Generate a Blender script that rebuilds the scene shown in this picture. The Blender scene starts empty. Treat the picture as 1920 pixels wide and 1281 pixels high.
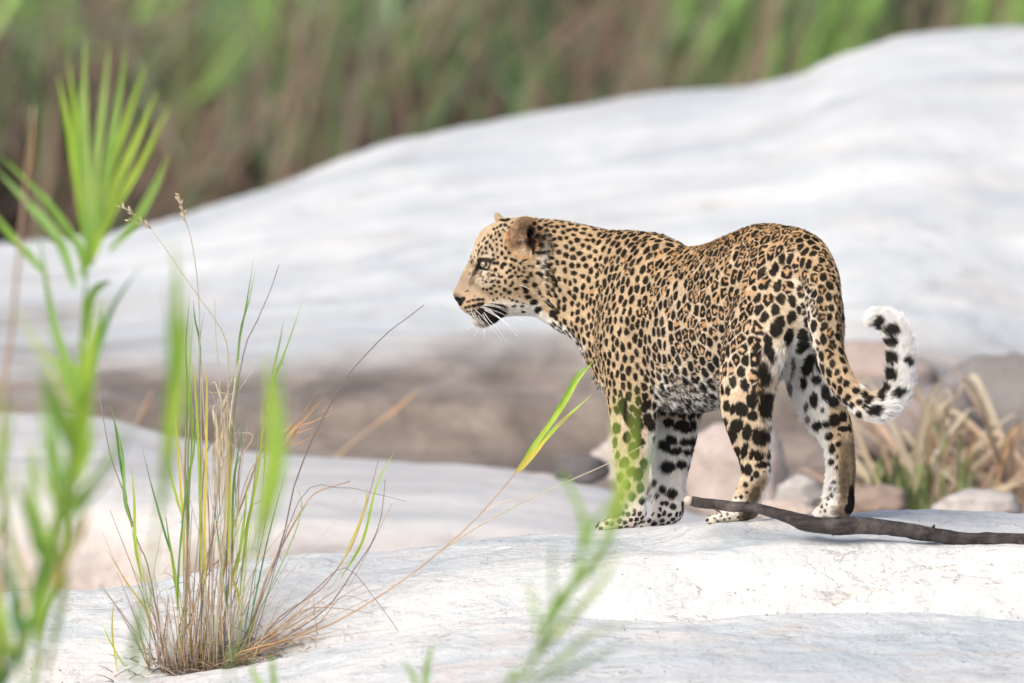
import bpy, math, random
import numpy as np
from mathutils import Vector, Matrix, kdtree
from mathutils.bvhtree import BVHTree

# ------------------------------------------------------------------ camera, light, exposure
SC = bpy.context.scene
C = SC.collection
S = 940.0                    # pixels of the 1920 px wide photograph per metre where the leopard stands
DIST = 20.0                  # camera to leopard
TILT = math.radians(3.0)     # camera looks down a little
TARGET = np.array([0.0, 0.0, 0.40])
FWD = np.array([0.0, math.cos(TILT), -math.sin(TILT)])
UP = np.array([0.0, math.sin(TILT), math.cos(TILT)])
RIGHT = np.array([1.0, 0.0, 0.0])
CAM = TARGET - FWD * DIST

cam_data = bpy.data.cameras.new('camera')
cam = bpy.data.objects.new('camera', cam_data)
C.objects.link(cam)
SC.camera = cam
cam.location = CAM
cam.rotation_euler = (math.radians(90) - TILT, 0, 0)
cam_data.sensor_width = 36.0
cam_data.lens = S * DIST * 36.0 / 1920.0
cam_data.clip_start = 0.5
cam_data.clip_end = 400
cam_data.dof.use_dof = True
cam_data.dof.focus_distance = DIST - 0.04
cam_data.dof.aperture_fstop = 3.7
cam_data.dof.aperture_blades = 9

SUN_EL, SUN_AZ = math.radians(40), math.radians(214)      # azimuth from +Y (away from camera) towards +X
world = bpy.data.worlds.new('World')
SC.world = world
world.use_nodes = True
wn = world.node_tree
for n in list(wn.nodes):
    wn.nodes.remove(n)
sky = wn.nodes.new('ShaderNodeTexSky')
sky.sky_type = 'NISHITA'
sky.sun_disc = False
sky.sun_elevation = SUN_EL
sky.sun_rotation = SUN_AZ
sky.air_density = 1.0
sky.dust_density = 5.0
sky.ozone_density = 1.0
bg = wn.nodes.new('ShaderNodeBackground')
bg.inputs['Strength'].default_value = 0.15
wo = wn.nodes.new('ShaderNodeOutputWorld')
wn.links.new(sky.outputs[0], bg.inputs[0])
wn.links.new(bg.outputs[0], wo.inputs[0])

sun_data = bpy.data.lights.new('sun', 'SUN')
sun_data.energy = 1.5
sun_data.angle = math.radians(34)
sun_data.color = (1.0, 0.965, 0.90)
sun = bpy.data.objects.new('sun', sun_data)
C.objects.link(sun)
sd = Vector((math.sin(SUN_AZ) * math.cos(SUN_EL), math.cos(SUN_AZ) * math.cos(SUN_EL), math.sin(SUN_EL)))
sun.rotation_euler = sd.to_track_quat('Z', 'Y').to_euler()
sun.location = (0, 0, 8)

SC.view_settings.view_transform = 'Standard'
SC.view_settings.look = 'None'
SC.view_settings.exposure = 0.38
SC.view_settings.gamma = 1.0
SC.view_settings.use_curve_mapping = False
SC.render.engine = 'CYCLES'
SC.cycles.use_denoising = True
SC.cycles.max_bounces = 6
SC.cycles.diffuse_bounces = 3
SC.cycles.transparent_max_bounces = 16
SC.cycles_curves.shape = 'RIBBONS'

rng = np.random.default_rng(7)
random.seed(7)


# ------------------------------------------------------------------ helpers
def at(px, py, d):
    """World point seen at pixel (px, py) of the photograph, d metres beyond the leopard."""
    px, py, d = np.asarray(px, float), np.asarray(py, float), np.asarray(d, float)
    k = (DIST + d) / DIST / S
    return (CAM + (DIST + d)[..., None] * FWD + ((px - 960) * k)[..., None] * RIGHT
            + ((640.5 - py) * k)[..., None] * UP)


def at_y(px, py, y):
    """World point seen at pixel (px, py) whose world y is y."""
    px, py, y = np.asarray(px, float), np.asarray(py, float), np.asarray(y, float)
    ray = FWD + ((px - 960) / (S * DIST))[..., None] * RIGHT + ((640.5 - py) / (S * DIST))[..., None] * UP
    t = (y - CAM[1]) / ray[..., 1]
    return CAM + ray * t[..., None]


def srgb(r, g, b):
    f = lambda c: (c / 255 / 12.92) if c / 255 <= 0.04045 else ((c / 255 + 0.055) / 1.055) ** 2.4
    return (f(r), f(g), f(b))


def hash3(ix, iy, iz, seed=0):
    h = (ix.astype(np.int64) * 374761393 + iy.astype(np.int64) * 668265263 + iz.astype(np.int64) * 2147483647
         + seed * 1274126177) & 0xffffffff
    h = ((h ^ (h >> 13)) * 1274126177) & 0xffffffff
    h = (h ^ (h >> 16)) & 0xffffff
    return h / float(0xffffff)


def vnoise(p, scale, seed=0):
    """value noise in 0..1 at points p (N,3), feature size = 1/scale"""
    q = p * scale
    i = np.floor(q)
    f = q - i
    f = f * f * (3 - 2 * f)
    i = i.astype(np.int64)
    out = 0
    for dx in (0, 1):
        wx = f[:, 0] if dx else 1 - f[:, 0]
        for dy in (0, 1):
            wy = f[:, 1] if dy else 1 - f[:, 1]
            for dz in (0, 1):
                wz = f[:, 2] if dz else 1 - f[:, 2]
                out = out + wx * wy * wz * hash3(i[:, 0] + dx, i[:, 1] + dy, i[:, 2] + dz, seed)
    return out


def fbm(p, scale, octs=4, seed=0, gain=0.5):
    s, a, t = 0, 1.0, 0
    for o in range(octs):
        s = s + a * vnoise(p, scale * 2 ** o, seed + o * 17)
        t += a
        a *= gain
    return s / t


def tag(o, label=None, cat=None, group=None, kind=None):
    if label: o['label'] = label
    if cat: o['category'] = cat
    if group: o['group'] = group
    if kind: o['kind'] = kind
    return o


def empty(name, loc, label=None, cat=None, group=None, kind=None):
    o = bpy.data.objects.new(name, None)
    C.objects.link(o)
    o.location = loc
    o.empty_display_size = 0.1
    return tag(o, label, cat, group, kind)


def make_mesh(name, verts, faces, mat, parent=None, smooth=True, col=None, origin=None):
    """verts in world coordinates; the object keeps its origin at `origin` (or its parent's place)."""
    verts = np.asarray(verts, dtype=np.float64).reshape(-1, 3)
    if origin is None:
        origin = np.array(parent_world(parent)) if parent is not None else verts.mean(0)
    me = bpy.data.meshes.new(name)
    if isinstance(faces, np.ndarray) and faces.ndim == 2:
        n, k = faces.shape
        me.vertices.add(len(verts))
        me.vertices.foreach_set('co', (verts - origin).astype(np.float32).ravel())
        me.loops.add(n * k)
        me.loops.foreach_set('vertex_index', faces.astype(np.int32).ravel())
        me.polygons.add(n)
        me.polygons.foreach_set('loop_start', np.arange(0, n * k, k, dtype=np.int32))
        me.polygons.foreach_set('loop_total', np.full(n, k, dtype=np.int32))
        me.update(calc_edges=True)
        me.validate()
    else:
        me.from_pydata([tuple(v) for v in (verts - origin)], [], faces)
        me.update()
    if smooth:
        me.polygons.foreach_set('use_smooth', np.ones(len(me.polygons), dtype=bool))
    if col is not None:
        a = me.color_attributes.new('col', 'FLOAT_COLOR', 'POINT')
        c4 = np.ones((len(verts), 4), dtype=np.float32)
        c4[:, :3] = col
        a.data.foreach_set('color', c4.ravel())
    if mat is not None:
        me.materials.append(mat)
    o = bpy.data.objects.new(name, me)
    C.objects.link(o)
    if parent is not None:
        o.parent = parent
        o.location = np.array(origin) - np.array(parent_world(parent))
    else:
        o.location = origin
    return o


def parent_world(p):
    loc = Vector((0, 0, 0))
    while p is not None:
        loc = loc + p.location
        p = p.parent
    return loc


class NT:
    """small node-graph helper"""
    def __init__(self, name):
        self.m = bpy.data.materials.new(name)
        self.m.use_nodes = True
        self.t = self.m.node_tree
        self.b = self.t.nodes['Principled BSDF']

    def n(self, kind, **kw):
        nd = self.t.nodes.new(kind)
        for k, v in kw.items():
            if k in nd.inputs.keys():
                nd.inputs[k].default_value = v
            else:
                setattr(nd, k, v)
        return nd

    def l(self, a, b):
        self.t.links.new(a, b)

    def mix(self, fac, a, b, blend='MIX'):
        nd = self.t.nodes.new('ShaderNodeMix')
        nd.data_type = 'RGBA'
        nd.blend_type = blend
        for sock, v in ((nd.inputs[0], fac), (nd.inputs[6], a), (nd.inputs[7], b)):
            if isinstance(v, (int, float)):
                sock.default_value = v
            elif isinstance(v, tuple):
                sock.default_value = (*v[:3], 1)
            else:
                self.l(v, sock)
        return nd.outputs[2]

    def ramp(self, fac, stops):
        nd = self.t.nodes.new('ShaderNodeValToRGB')
        r = nd.color_ramp
        while len(r.elements) < len(stops):
            r.elements.new(0.5)
        for e, (p, c) in zip(r.elements, stops):
            e.position = p
            e.color = (c, c, c, 1) if isinstance(c, (int, float)) else (*c, 1)
        self.l(fac, nd.inputs[0])
        return nd.outputs[0]

    def noise(self, scale, detail=4, rough=0.55, vec=None, dist=0.0):
        nd = self.n('ShaderNodeTexNoise', Scale=scale, Detail=detail, Roughness=rough, Distortion=dist)
        if vec is not None:
            self.l(vec, nd.inputs['Vector'])
        return nd.outputs['Fac']

    def coords(self, scale=(1, 1, 1), rot=(0, 0, 0), kind='Object'):
        tc = self.t.nodes.new('ShaderNodeTexCoord')
        mp = self.t.nodes.new('ShaderNodeMapping')
        mp.inputs['Scale'].default_value = scale
        mp.inputs['Rotation'].default_value = rot
        self.l(tc.outputs[kind], mp.inputs[0])
        return mp.outputs[0]

    def bump(self, h, strength=0.5, dist=0.01, normal=None):
        nd = self.n('ShaderNodeBump', Strength=strength, Distance=dist)
        self.l(h, nd.inputs['Height'])
        if normal is not None:
            self.l(normal, nd.inputs['Normal'])
        return nd.outputs[0]


# ------------------------------------------------------------------ the leopard
# Modelled in "survey" units: u = pixel column / S, v = -pixel row / S, w = metres away from camera.
def U(px, py, d):
    return np.array([px / S, -py / S, d])


def yawvec(deg):
    """the animal's left-hand direction when it faces (-cos, +sin) in the u,w plane"""
    a = math.radians(deg)
    return np.array([-math.sin(a), 0.0, -math.cos(a)])


def spline(rows, per=5):
    P = np.array(rows, float)
    n = len(P)
    Q = np.vstack([2 * P[0] - P[1], P, 2 * P[-1] - P[-2]])
    out = []
    for i in range(n - 1):
        p0, p1, p2, p3 = Q[i], Q[i + 1], Q[i + 2], Q[i + 3]
        for k in range(per):
            t = k / per
            out.append(0.5 * ((2 * p1) + (-p0 + p2) * t + (2 * p0 - 5 * p1 + 4 * p2 - p3) * t * t
                              + (-p0 + 3 * p1 - 3 * p2 + p3) * t ** 3))
    out.append(P[-1])
    return np.array(out)


class Field:
    def __init__(self, lo, hi, h):
        self.lo, self.h = np.array(lo, float), h
        self.n = np.ceil((np.array(hi) - self.lo) / h).astype(int) + 1
        self.f = np.full(self.n, 0.2, dtype=np.float32)
        self.bones = []                    # (point, direction, radius) for the lie of the fur

    def box(self, lo, hi):
        a = np.maximum(np.floor((lo - self.lo) / self.h).astype(int), 0)
        b = np.minimum(np.ceil((hi - self.lo) / self.h).astype(int) + 1, self.n)
        sl = tuple(slice(a[i], b[i]) for i in range(3))
        g = [(self.lo[i] + self.h * np.arange(a[i], b[i])).astype(np.float32) for i in range(3)]
        return sl, g[0][:, None, None], g[1][None, :, None], g[2][None, None, :]

    def merge(self, sl, g, k, sub=False):
        f = self.f[sl]
        if sub:
            g = -g
            hh = np.clip(0.5 - 0.5 * (g - f) / k, 0, 1)
            self.f[sl] = g * (1 - hh) + f * hh + k * hh * (1 - hh)
            # smooth max
            return
        hh = np.clip(0.5 + 0.5 * (g - f) / k, 0, 1)
        self.f[sl] = g * (1 - hh) + f * hh - k * hh * (1 - hh)

    def chain(self, rows, k=0.02, per=9, flow=True):
        """rows: px, py, d, side radius px, other radius px, yaw of the side vector"""
        R = spline(rows, per)
        cen = np.stack([R[:, 0] / S, -R[:, 1] / S, R[:, 2]], 1)
        ra, rb = R[:, 3] / S, R[:, 4] / S
        rm = np.maximum(ra, rb)
        pad = 0.035
        lo = cen.min(0) - rm.max() - pad
        hi = cen.max(0) + rm.max() + pad
        sl, X, Y, Z = self.box(lo, hi)
        G = np.full((X.shape[0], Y.shape[1], Z.shape[2]), 0.2, dtype=np.float32)
        o = [s.start for s in sl]
        for i in range(len(cen) - 1):
            p, q = cen[i], cen[i + 1]
            t = q - p
            L = np.linalg.norm(t)
            if L < 1e-6:
                continue
            t = t / L
            a = yawvec((R[i, 5] + R[i + 1, 5]) / 2)
            a = a - t * a.dot(t)
            a /= np.linalg.norm(a)
            b = np.cross(t, a)
            rr = max(rm[i], rm[i + 1]) + pad
            s2, x, y, z = self.box(np.minimum(p, q) - rr, np.maximum(p, q) + rr)
            loc = tuple(slice(s2[j].start - o[j], s2[j].stop - o[j]) for j in range(3))
            x, y, z = x - np.float32(p[0]), y - np.float32(p[1]), z - np.float32(p[2])
            s = x * t[0] + y * t[1] + z * t[2]
            u = np.clip(s / L, 0, 1)
            qa = x * a[0] + y * a[1] + z * a[2]
            qb = x * b[0] + y * b[1] + z * b[2]
            qt = s - u * L
            A = ra[i] + (ra[i + 1] - ra[i]) * u
            B = rb[i] + (rb[i + 1] - rb[i]) * u
            M = np.minimum(A, B)
            d = np.sqrt((qa / A) ** 2 + (qb / B) ** 2 + (qt / M) ** 2)
            g = (d - 1) * M * 1.15
            G[loc] = np.minimum(G[loc], g.astype(np.float32))
        self.merge(sl, G, k)
        if flow:
            for i in range(len(cen) - 1):
                t = cen[i + 1] - cen[i]
                if np.linalg.norm(t) > 1e-6:
                    self.bones.append((*(cen[i] + cen[i + 1]) / 2, *(t / np.linalg.norm(t)), (rm[i] + rm[i + 1]) / 2))

    def blob(self, px, py, d, rx, ry, rw, k=0.015, rot=0.0, yaw=0.0, sub=False):
        """ellipsoid; radii px; rot turns it in the picture plane (degrees, anticlockwise), yaw about the vertical"""
        c = U(px, py, d)
        r = np.array([rx, ry, rw]) / S
        rm = r.max() + 0.03
        sl, X, Y, Z = self.box(c - rm, c + rm)
        x, y, z = X - np.float32(c[0]), Y - np.float32(c[1]), Z - np.float32(c[2])
        a, b = math.radians(rot), math.radians(yaw)
        x, z = x * math.cos(b) + z * math.sin(b), -x * math.sin(b) + z * math.cos(b)
        x, y = x * math.cos(a) + y * math.sin(a), -x * math.sin(a) + y * math.cos(a)
        dd = np.sqrt((x / r[0]) ** 2 + (y / r[1]) ** 2 + (z / r[2]) ** 2)
        g = ((dd - 1) * r.min() * 1.1).astype(np.float32)
        self.merge(sl, g, k, sub)

    def nets(self):
        f = self.f
        nx, ny, nz = f.shape
        s = f < 0
        c = np.zeros((nx - 1, ny - 1, nz - 1), dtype=np.int8)
        for dx in (0, 1):
            for dy in (0, 1):
                for dz in (0, 1):
                    c += s[dx:nx - 1 + dx, dy:ny - 1 + dy, dz:nz - 1 + dz]
        idx = np.argwhere((c > 0) & (c < 8))
        idmap = np.full(c.shape, -1, dtype=np.int32)
        idmap[idx[:, 0], idx[:, 1], idx[:, 2]] = np.arange(len(idx))
        acc = np.zeros((len(idx), 3))
        cnt = np.zeros(len(idx))
        corners = [(a, b, d) for a in (0, 1) for b in (0, 1) for d in (0, 1)]
        val = {k: f[idx[:, 0] + k[0], idx[:, 1] + k[1], idx[:, 2] + k[2]] for k in corners}
        for k in corners:
            for ax in range(3):
                if k[ax]:
                    continue
                m = list(k)
                m[ax] = 1
                m = tuple(m)
                v0, v1 = val[k], val[m]
                cr = (v0 < 0) != (v1 < 0)
                t = np.where(cr, v0 / np.where(cr, v0 - v1, 1), 0)
                pt = np.array(k, float)[None, :].repeat(len(idx), 0)
                pt[:, ax] = t
                acc += pt * cr[:, None]
                cnt += cr
        V = self.lo + self.h * (idx + acc / cnt[:, None])
        quads = []
        for ax in range(3):
            a1, a2 = (ax + 1) % 3, (ax + 2) % 3
            s0 = [slice(None)] * 3
            s1 = [slice(None)] * 3
            s0[ax], s1[ax] = slice(0, -1), slice(1, None)
            A, B = s[tuple(s0)], s[tuple(s1)]
            e = np.argwhere(A != B)
            keep = (e[:, a1] > 0) & (e[:, a2] > 0) & (e[:, a1] < self.n[a1] - 1) & (e[:, a2] < self.n[a2] - 1)
            e = e[keep]
            inside = A[e[:, 0], e[:, 1], e[:, 2]]
            q = []
            for (p1, p2) in ((1, 1), (0, 1), (0, 0), (1, 0)):
                cc = e.copy()
                cc[:, a1] -= p1
                cc[:, a2] -= p2
                q.append(idmap[cc[:, 0], cc[:, 1], cc[:, 2]])
            q = np.stack(q, 1)
            q[~inside] = q[~inside][:, ::-1]
            quads.append(q)
        return V, np.vstack(quads)


def biggest_part(V, Q):
    """drop stray islands"""
    lab = np.arange(len(V))
    for _ in range(400):
        m = lab[Q].min(1)
        new = lab.copy()
        for j in range(4):
            np.minimum.at(new, Q[:, j], m)
        new = new[new]
        if (new == lab).all():
            break
        lab = new
    vals, cnt = np.unique(lab, return_counts=True)
    keep = lab == vals[cnt.argmax()]
    remap = np.cumsum(keep) - 1
    return V[keep], remap[Q[keep[Q[:, 0]]]]


def smooth_mesh(V, Q, it=3, lam=0.5):
    a = Q[:, [0, 1, 2, 3]].ravel()
    b = Q[:, [1, 2, 3, 0]].ravel()
    for i in range(it):
        for l in (lam, -lam * 0.92):
            s = np.zeros_like(V)
            c = np.zeros(len(V))
            for j in range(3):
                s[:, j] = np.bincount(a, V[b, j], len(V)) + np.bincount(b, V[a, j], len(V))
            c = np.bincount(a, minlength=len(V)) + np.bincount(b, minlength=len(V))
            V = V + l * (s / np.maximum(c, 1)[:, None] - V)
    return V


def normals_of(V, Q):
    n = np.cross(V[Q[:, 2]] - V[Q[:, 0]], V[Q[:, 3]] - V[Q[:, 1]])
    N = np.zeros_like(V)
    for j in range(4):
        for k in range(3):
            N[:, k] += np.bincount(Q[:, j], n[:, k], len(V))
    return N / np.maximum(np.linalg.norm(N, axis=1), 1e-12)[:, None]


HD = 0.29          # depth of the head's middle


def sculpt(h):
    F = Field(U(832, 1016, -0.46), U(1728, 388, 0.46), h)
    T = 50
    # trunk, rump to neck
    F.chain([(1160, 580, .245, 62, 112, 30), (1200, 590, .205, 78, 136, 42), (1245, 610, .155, 82, 150, T),
             (1295, 616, .09, 92, 152, T), (1350, 606, .02, 92, 151, T), (1400, 582, -.05, 84, 148, T),
             (1445, 562, -.11, 80, 143, T), (1488, 562, -.17, 70, 122, T), (1512, 572, -.20, 52, 90, T)], k=.02)
    # neck
    F.chain([(985, 492, HD, 56, 78, 0), (1030, 498, HD, 56, 86, 0), (1075, 513, .285, 60, 93, 8),
             (1120, 532, .27, 62, 104, 20), (1165, 552, .24, 68, 122, 34), (1215, 580, .2, 74, 136, T)], k=.03)
    # throat and breast
    F.chain([(1010, 560, HD, 30, 24, 0), (1060, 590, .28, 38, 28, 5), (1110, 622, .25, 42, 28, 15), (1160, 700, .22, 50, 40, 30)], k=.03, flow=False)
    # shoulder blades
    F.chain([(1222, 478, .14, 20, 28, T), (1205, 520, .125, 24, 40, T), (1180, 590, .13, 34, 58, T), (1165, 650, .14, 36, 58, T)], k=.025, flow=False)
    F.chain([(1205, 460, .27, 16, 24, T), (1232, 464, .262, 17, 26, T), (1254, 474, .25, 18, 24, T), (1265, 500, .245, 20, 30, T), (1262, 600, .27, 32, 52, T), (1250, 680, .27, 36, 50, T)], k=.018, flow=False)
    # left foreleg
    F.chain([(1180, 600, .14, 40, 62, T), (1178, 670, .14, 44, 58, T), (1184, 735, .135, 44, 50, T), (1187, 790, .13, 38, 44, T),
             (1186, 840, .125, 32, 37, T), (1185, 885, .125, 26, 30, T), (1185, 930, .125, 23, 27, T), (1184, 962, .125, 25, 27, T)], k=.02)
    F.chain([(1186, 958, .125, 24, 23, 20), (1170, 975, .128, 24, 18, 20), (1145, 984, .132, 23, 13, 20)], k=.012)
    # right foreleg
    F.chain([(1262, 640, .27, 40, 60, T), (1266, 710, .265, 44, 56, T), (1269, 765, .255, 42, 47, T), (1266, 810, .25, 38, 39, T), (1260, 850, .245, 35, 34, T),
             (1256, 890, .24, 30, 28, T), (1254, 925, .238, 28, 27, T), (1252, 955, .237, 29, 29, T)], k=.02)
    F.chain([(1250, 955, .235, 28, 25, 20), (1240, 972, .235, 27, 18, 20), (1224, 981, .237, 24, 12, 20)], k=.012)
    F.blob(1290, 770, .25, 20, 22, 24, k=.02)
    # left hind leg: thigh, shank, hock, foot
    F.chain([(1452, 520, -.155, 52, 66, T), (1438, 580, -.185, 54, 76, T), (1415, 650, -.2, 50, 70, T), (1400, 715, -.205, 42, 58, T),
             (1397, 765, -.205, 36, 52, T), (1403, 812, -.2, 30, 42, T), (1411, 852, -.195, 24, 31, T), (1416, 888, -.19, 22, 27, T),
             (1408, 918, -.19, 22, 28, T), (1399, 948, -.19, 25, 28, T)], k=.022)
    F.chain([(1400, 950, -.19, 26, 20, 35), (1380, 964, -.185, 25, 14, 35), (1352, 971, -.175, 24, 10, 35)], k=.012)
    # right hind leg
    F.chain([(1512, 530, -.11, 50, 64, T), (1522, 600, -.1, 54, 68, T), (1524, 660, -.09, 48, 62, T), (1526, 715, -.08, 42, 56, T),
             (1543, 765, -.08, 38, 44, T), (1563, 803, -.085, 31, 36, T), (1574, 840, -.09, 25, 28, T), (1577, 880, -.09, 25, 26, T), (1574, 918, -.09, 26, 27, T),
             (1572, 945, -.09, 28, 28, T)], k=.022)
    F.chain([(1571, 945, -.09, 29, 24, 55), (1559, 955, -.075, 27, 17, 55), (1548, 960, -.06, 25, 13, 55)], k=.012)
    # buttocks
    F.blob(1500, 500, -.19, 48, 56, 56, k=.03)
    F.blob(1537, 525, -.13, 26, 60, 46, k=.03)
    # tail
    F.chain([(1480, 462, -.16, 32, 32, 50), (1515, 482, -.215, 34, 34, 50), (1538, 525, -.27, 34, 35, 50), (1545, 580, -.3, 31, 31, 50), (1549, 630, -.31, 27, 28, 50),
             (1564, 685, -.315, 24, 25, 40), (1590, 731, -.32, 22, 24, 20), (1624, 760, -.32, 22, 24, 0), (1656, 760, -.315, 22, 24, 0), (1682, 734, -.31, 21, 23, 0),
             (1689, 690, -.31, 21, 22, 0), (1688, 645, -.31, 21, 22, 0), (1673, 611, -.31, 19, 20, 0), (1652, 596, -.31, 15, 16, 0), (1636, 596, -.31, 10, 11, 0)], k=.016)
    # toes of the four paws
    for (x, y, d, n, dx, dd) in ((1135, 986, .118, 4, 9, .018), (1218, 983, .222, 4, 9, .018), (1342, 973, -.192, 4, 9, .018), (1540, 962, -.088, 4, 9, .016)):
        for i in range(n):
            e = (i - 1.5)
            F.blob(x + e * dx * .7 - (3 if i in (1, 2) else -3), y + abs(e) * 1.5, d + .012 * e + .015, 12, 9, 7.5, k=.004)
    # ---- head
    F.blob(976, 476, HD, 56, 64, 60, k=.02)                       # brain case
    F.blob(934, 461, HD, 46, 41, 44, k=.02, rot=42)               # forehead
    F.blob(962, 524, HD, 56, 54, 64, k=.03)                       # cheeks
    F.chain([(935, 475, HD, 38, 32, 0), (905, 499, HD, 29, 26, 0), (884, 529, HD, 22, 22, 0), (871, 551, HD, 17, 16, 0)], k=.02)   # bridge to nose
    F.blob(899, 562, HD, 36, 24, 34, k=.02, rot=-12)              # muzzle
    F.blob(886, 572, HD - .014, 22, 17, 20, k=.012)               # lip pads
    F.blob(886, 572, HD + .014, 22, 17, 20, k=.012)
    F.chain([(985, 560, HD, 48, 28, 0), (940, 572, HD, 36, 22, 0), (912, 588, HD, 24, 19, 0), (903, 595, HD, 19, 16, 0)], k=.016)          # jaw
    F.blob(863, 552, HD, 12, 13, 16, k=.008)                      # nose leather
    for sg in (-1, 1):
        F.blob(898, 476, HD + sg * .026, 24, 11, 15, k=.014, rot=58)      # brow
        F.blob(912, 497, HD + sg * .033, 15, 13, 11, k=.008)              # eye bulge
        F.blob(925, 528, HD + sg * .036, 34, 18, 20, k=.02)               # cheek bone
        F.blob(893, 508, HD + sg * .038, 8, 9, 10, k=.012, sub=True)     # hollow before the eye
        F.blob(862, 563, HD + sg * .013, 7, 4, 6, k=.005, sub=True)       # nostril
    # near ear, a cup open to the side; far ear, its tip shows over the forehead
    F.chain([(984, 482, HD - .046, 16, 34, 0), (984, 460, HD - .060, 14, 37, 0), (985, 438, HD - .068, 11, 33, 0), (985, 421, HD - .071, 8, 24, 0), (985, 412, HD - .072, 5, 14, 0)], k=.007, flow=False)
    F.blob(984, 449, HD - .092, 24, 35, 26, k=.005, sub=True)
    F.blob(994, 452, HD - .068, 10, 25, 20, k=.004, sub=True)
    F.chain([(975, 450, HD + .03, 14, 30, 0), (960, 436, HD + .048, 10, 28, 0), (945, 424, HD + .056, 7, 18, 0), (936, 413, HD + .060, 4.5, 9, 0), (931, 402, HD + .062, 3, 4, 0)], k=.007, flow=False)
    F.blob(938, 442, HD + .052, 14, 24, 12, k=.006, sub=True, rot=-30)
    return F


def idw(P, table, power=3.0):
    """table rows: px, py, values...  -> interpolated values at survey points P"""
    T = np.array(table, float)
    px, py = P[:, 0] * S, -P[:, 1] * S
    num = np.zeros((len(P), T.shape[1] - 2))
    den = np.zeros(len(P))
    for r in T:
        w = 1.0 / (((px - r[0]) ** 2 + (py - r[1]) ** 2) / 900.0 + 0.15) ** power
        num += w[:, None] * r[2:]
        den += w
    return num / den[:, None]


def sstep(x, a, b):
    t = np.clip((x - a) / (b - a), 0, 1)
    return t * t * (3 - 2 * t)


LEFT = yawvec(50)
REAR = np.array([math.cos(math.radians(50)), 0, -math.sin(math.radians(50))])

#  px, py, spacing of the spots (m), share of rosettes, share of black
COAT = [(900, 440, .009, 0, .8, 1), (960, 430, .010, 0, .9, 1), (970, 520, .016, 0, .8, 1), (1030, 440, .019, .1, .75, 1), (1030, 520, .019, 0, .75, 1.2), (1090, 480, .022, .1, .8, 1.1),
        (1080, 580, .021, .0, .8, 1.3), (1130, 640, .022, .0, .95, 1.3), (1160, 520, .0255, .15, .9, 1.2), (1200, 450, .027, .3, 1, 1), (1250, 455, .031, .0, 1.1, 1), (1160, 600, .023, .0, .9, 1.3),
        (1180, 700, .0235, .0, 1.0, 1.2), (1150, 720, .022, 0, 1.0, 1.3), (1190, 770, .026, .0, 1.1, 1), (1190, 850, .026, 0, 1.1, 1), (1185, 910, .018, 0, 1, 1), (1170, 975, .018, 0, .8, 1),
        (1260, 790, .030, 0, 1.2, 1), (1255, 860, .030, 0, 1.2, 1), (1255, 920, .020, 0, 1, 1), (1245, 970, .018, 0, .8, 1),
        (1230, 560, .027, .4, .95, 1.2), (1220, 640, .0255, .05, 1.0, 1.2), (1215, 500, .027, .35, 1.0, 1.1), (1290, 560, .030, .75, .95, 1.1), (1280, 500, .025, .6, .95, 1), (1310, 640, .032, .85, 1, 1), (1270, 720, .030, .4, 1.05, 1),
        (1330, 730, .034, .5, 1.0, 1), (1340, 480, .025, .7, .95, 1), (1350, 560, .031, .85, 1, 1), (1400, 450, .030, .9, 1, 1), (1390, 520, .034, .85, 1.0, 1),
        (1450, 440, .035, .9, 1, 1), (1440, 520, .037, .8, 1.05, 1), (1400, 600, .034, .75, 1.05, 1), (1380, 680, .033, .55, 1.1, 1), (1450, 620, .037, .5, 1.1, 1), (1410, 740, .036, .2, 1.2, 1),
        (1390, 790, .035, 0, 1.2, 1), (1410, 840, .030, 0, 1.2, 1), (1405, 890, .018, 0, 1.1, 1), (1390, 930, .010, 0, .9, 1), (1360, 968, .010, 0, .9, 1),
        (1500, 470, .030, .5, 1, 1), (1550, 500, .030, .6, 1, 1.1), (1550, 570, .026, .5, 1.05, 1.1), (1555, 650, .025, .3, 1.1, 1), (1575, 720, .022, .05, 1.1, 1),
        (1500, 640, .046, 0, 1.15, 1), (1510, 700, .046, 0, 1.0, 1), (1550, 780, .034, 0, 1.1, 1), (1565, 840, .017, 0, .95, 1), (1560, 900, .013, 0, .85, 1), (1560, 950, .012, 0, .8, 1), (1345, 972, .014, 0, 1.0, 1)]

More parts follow.
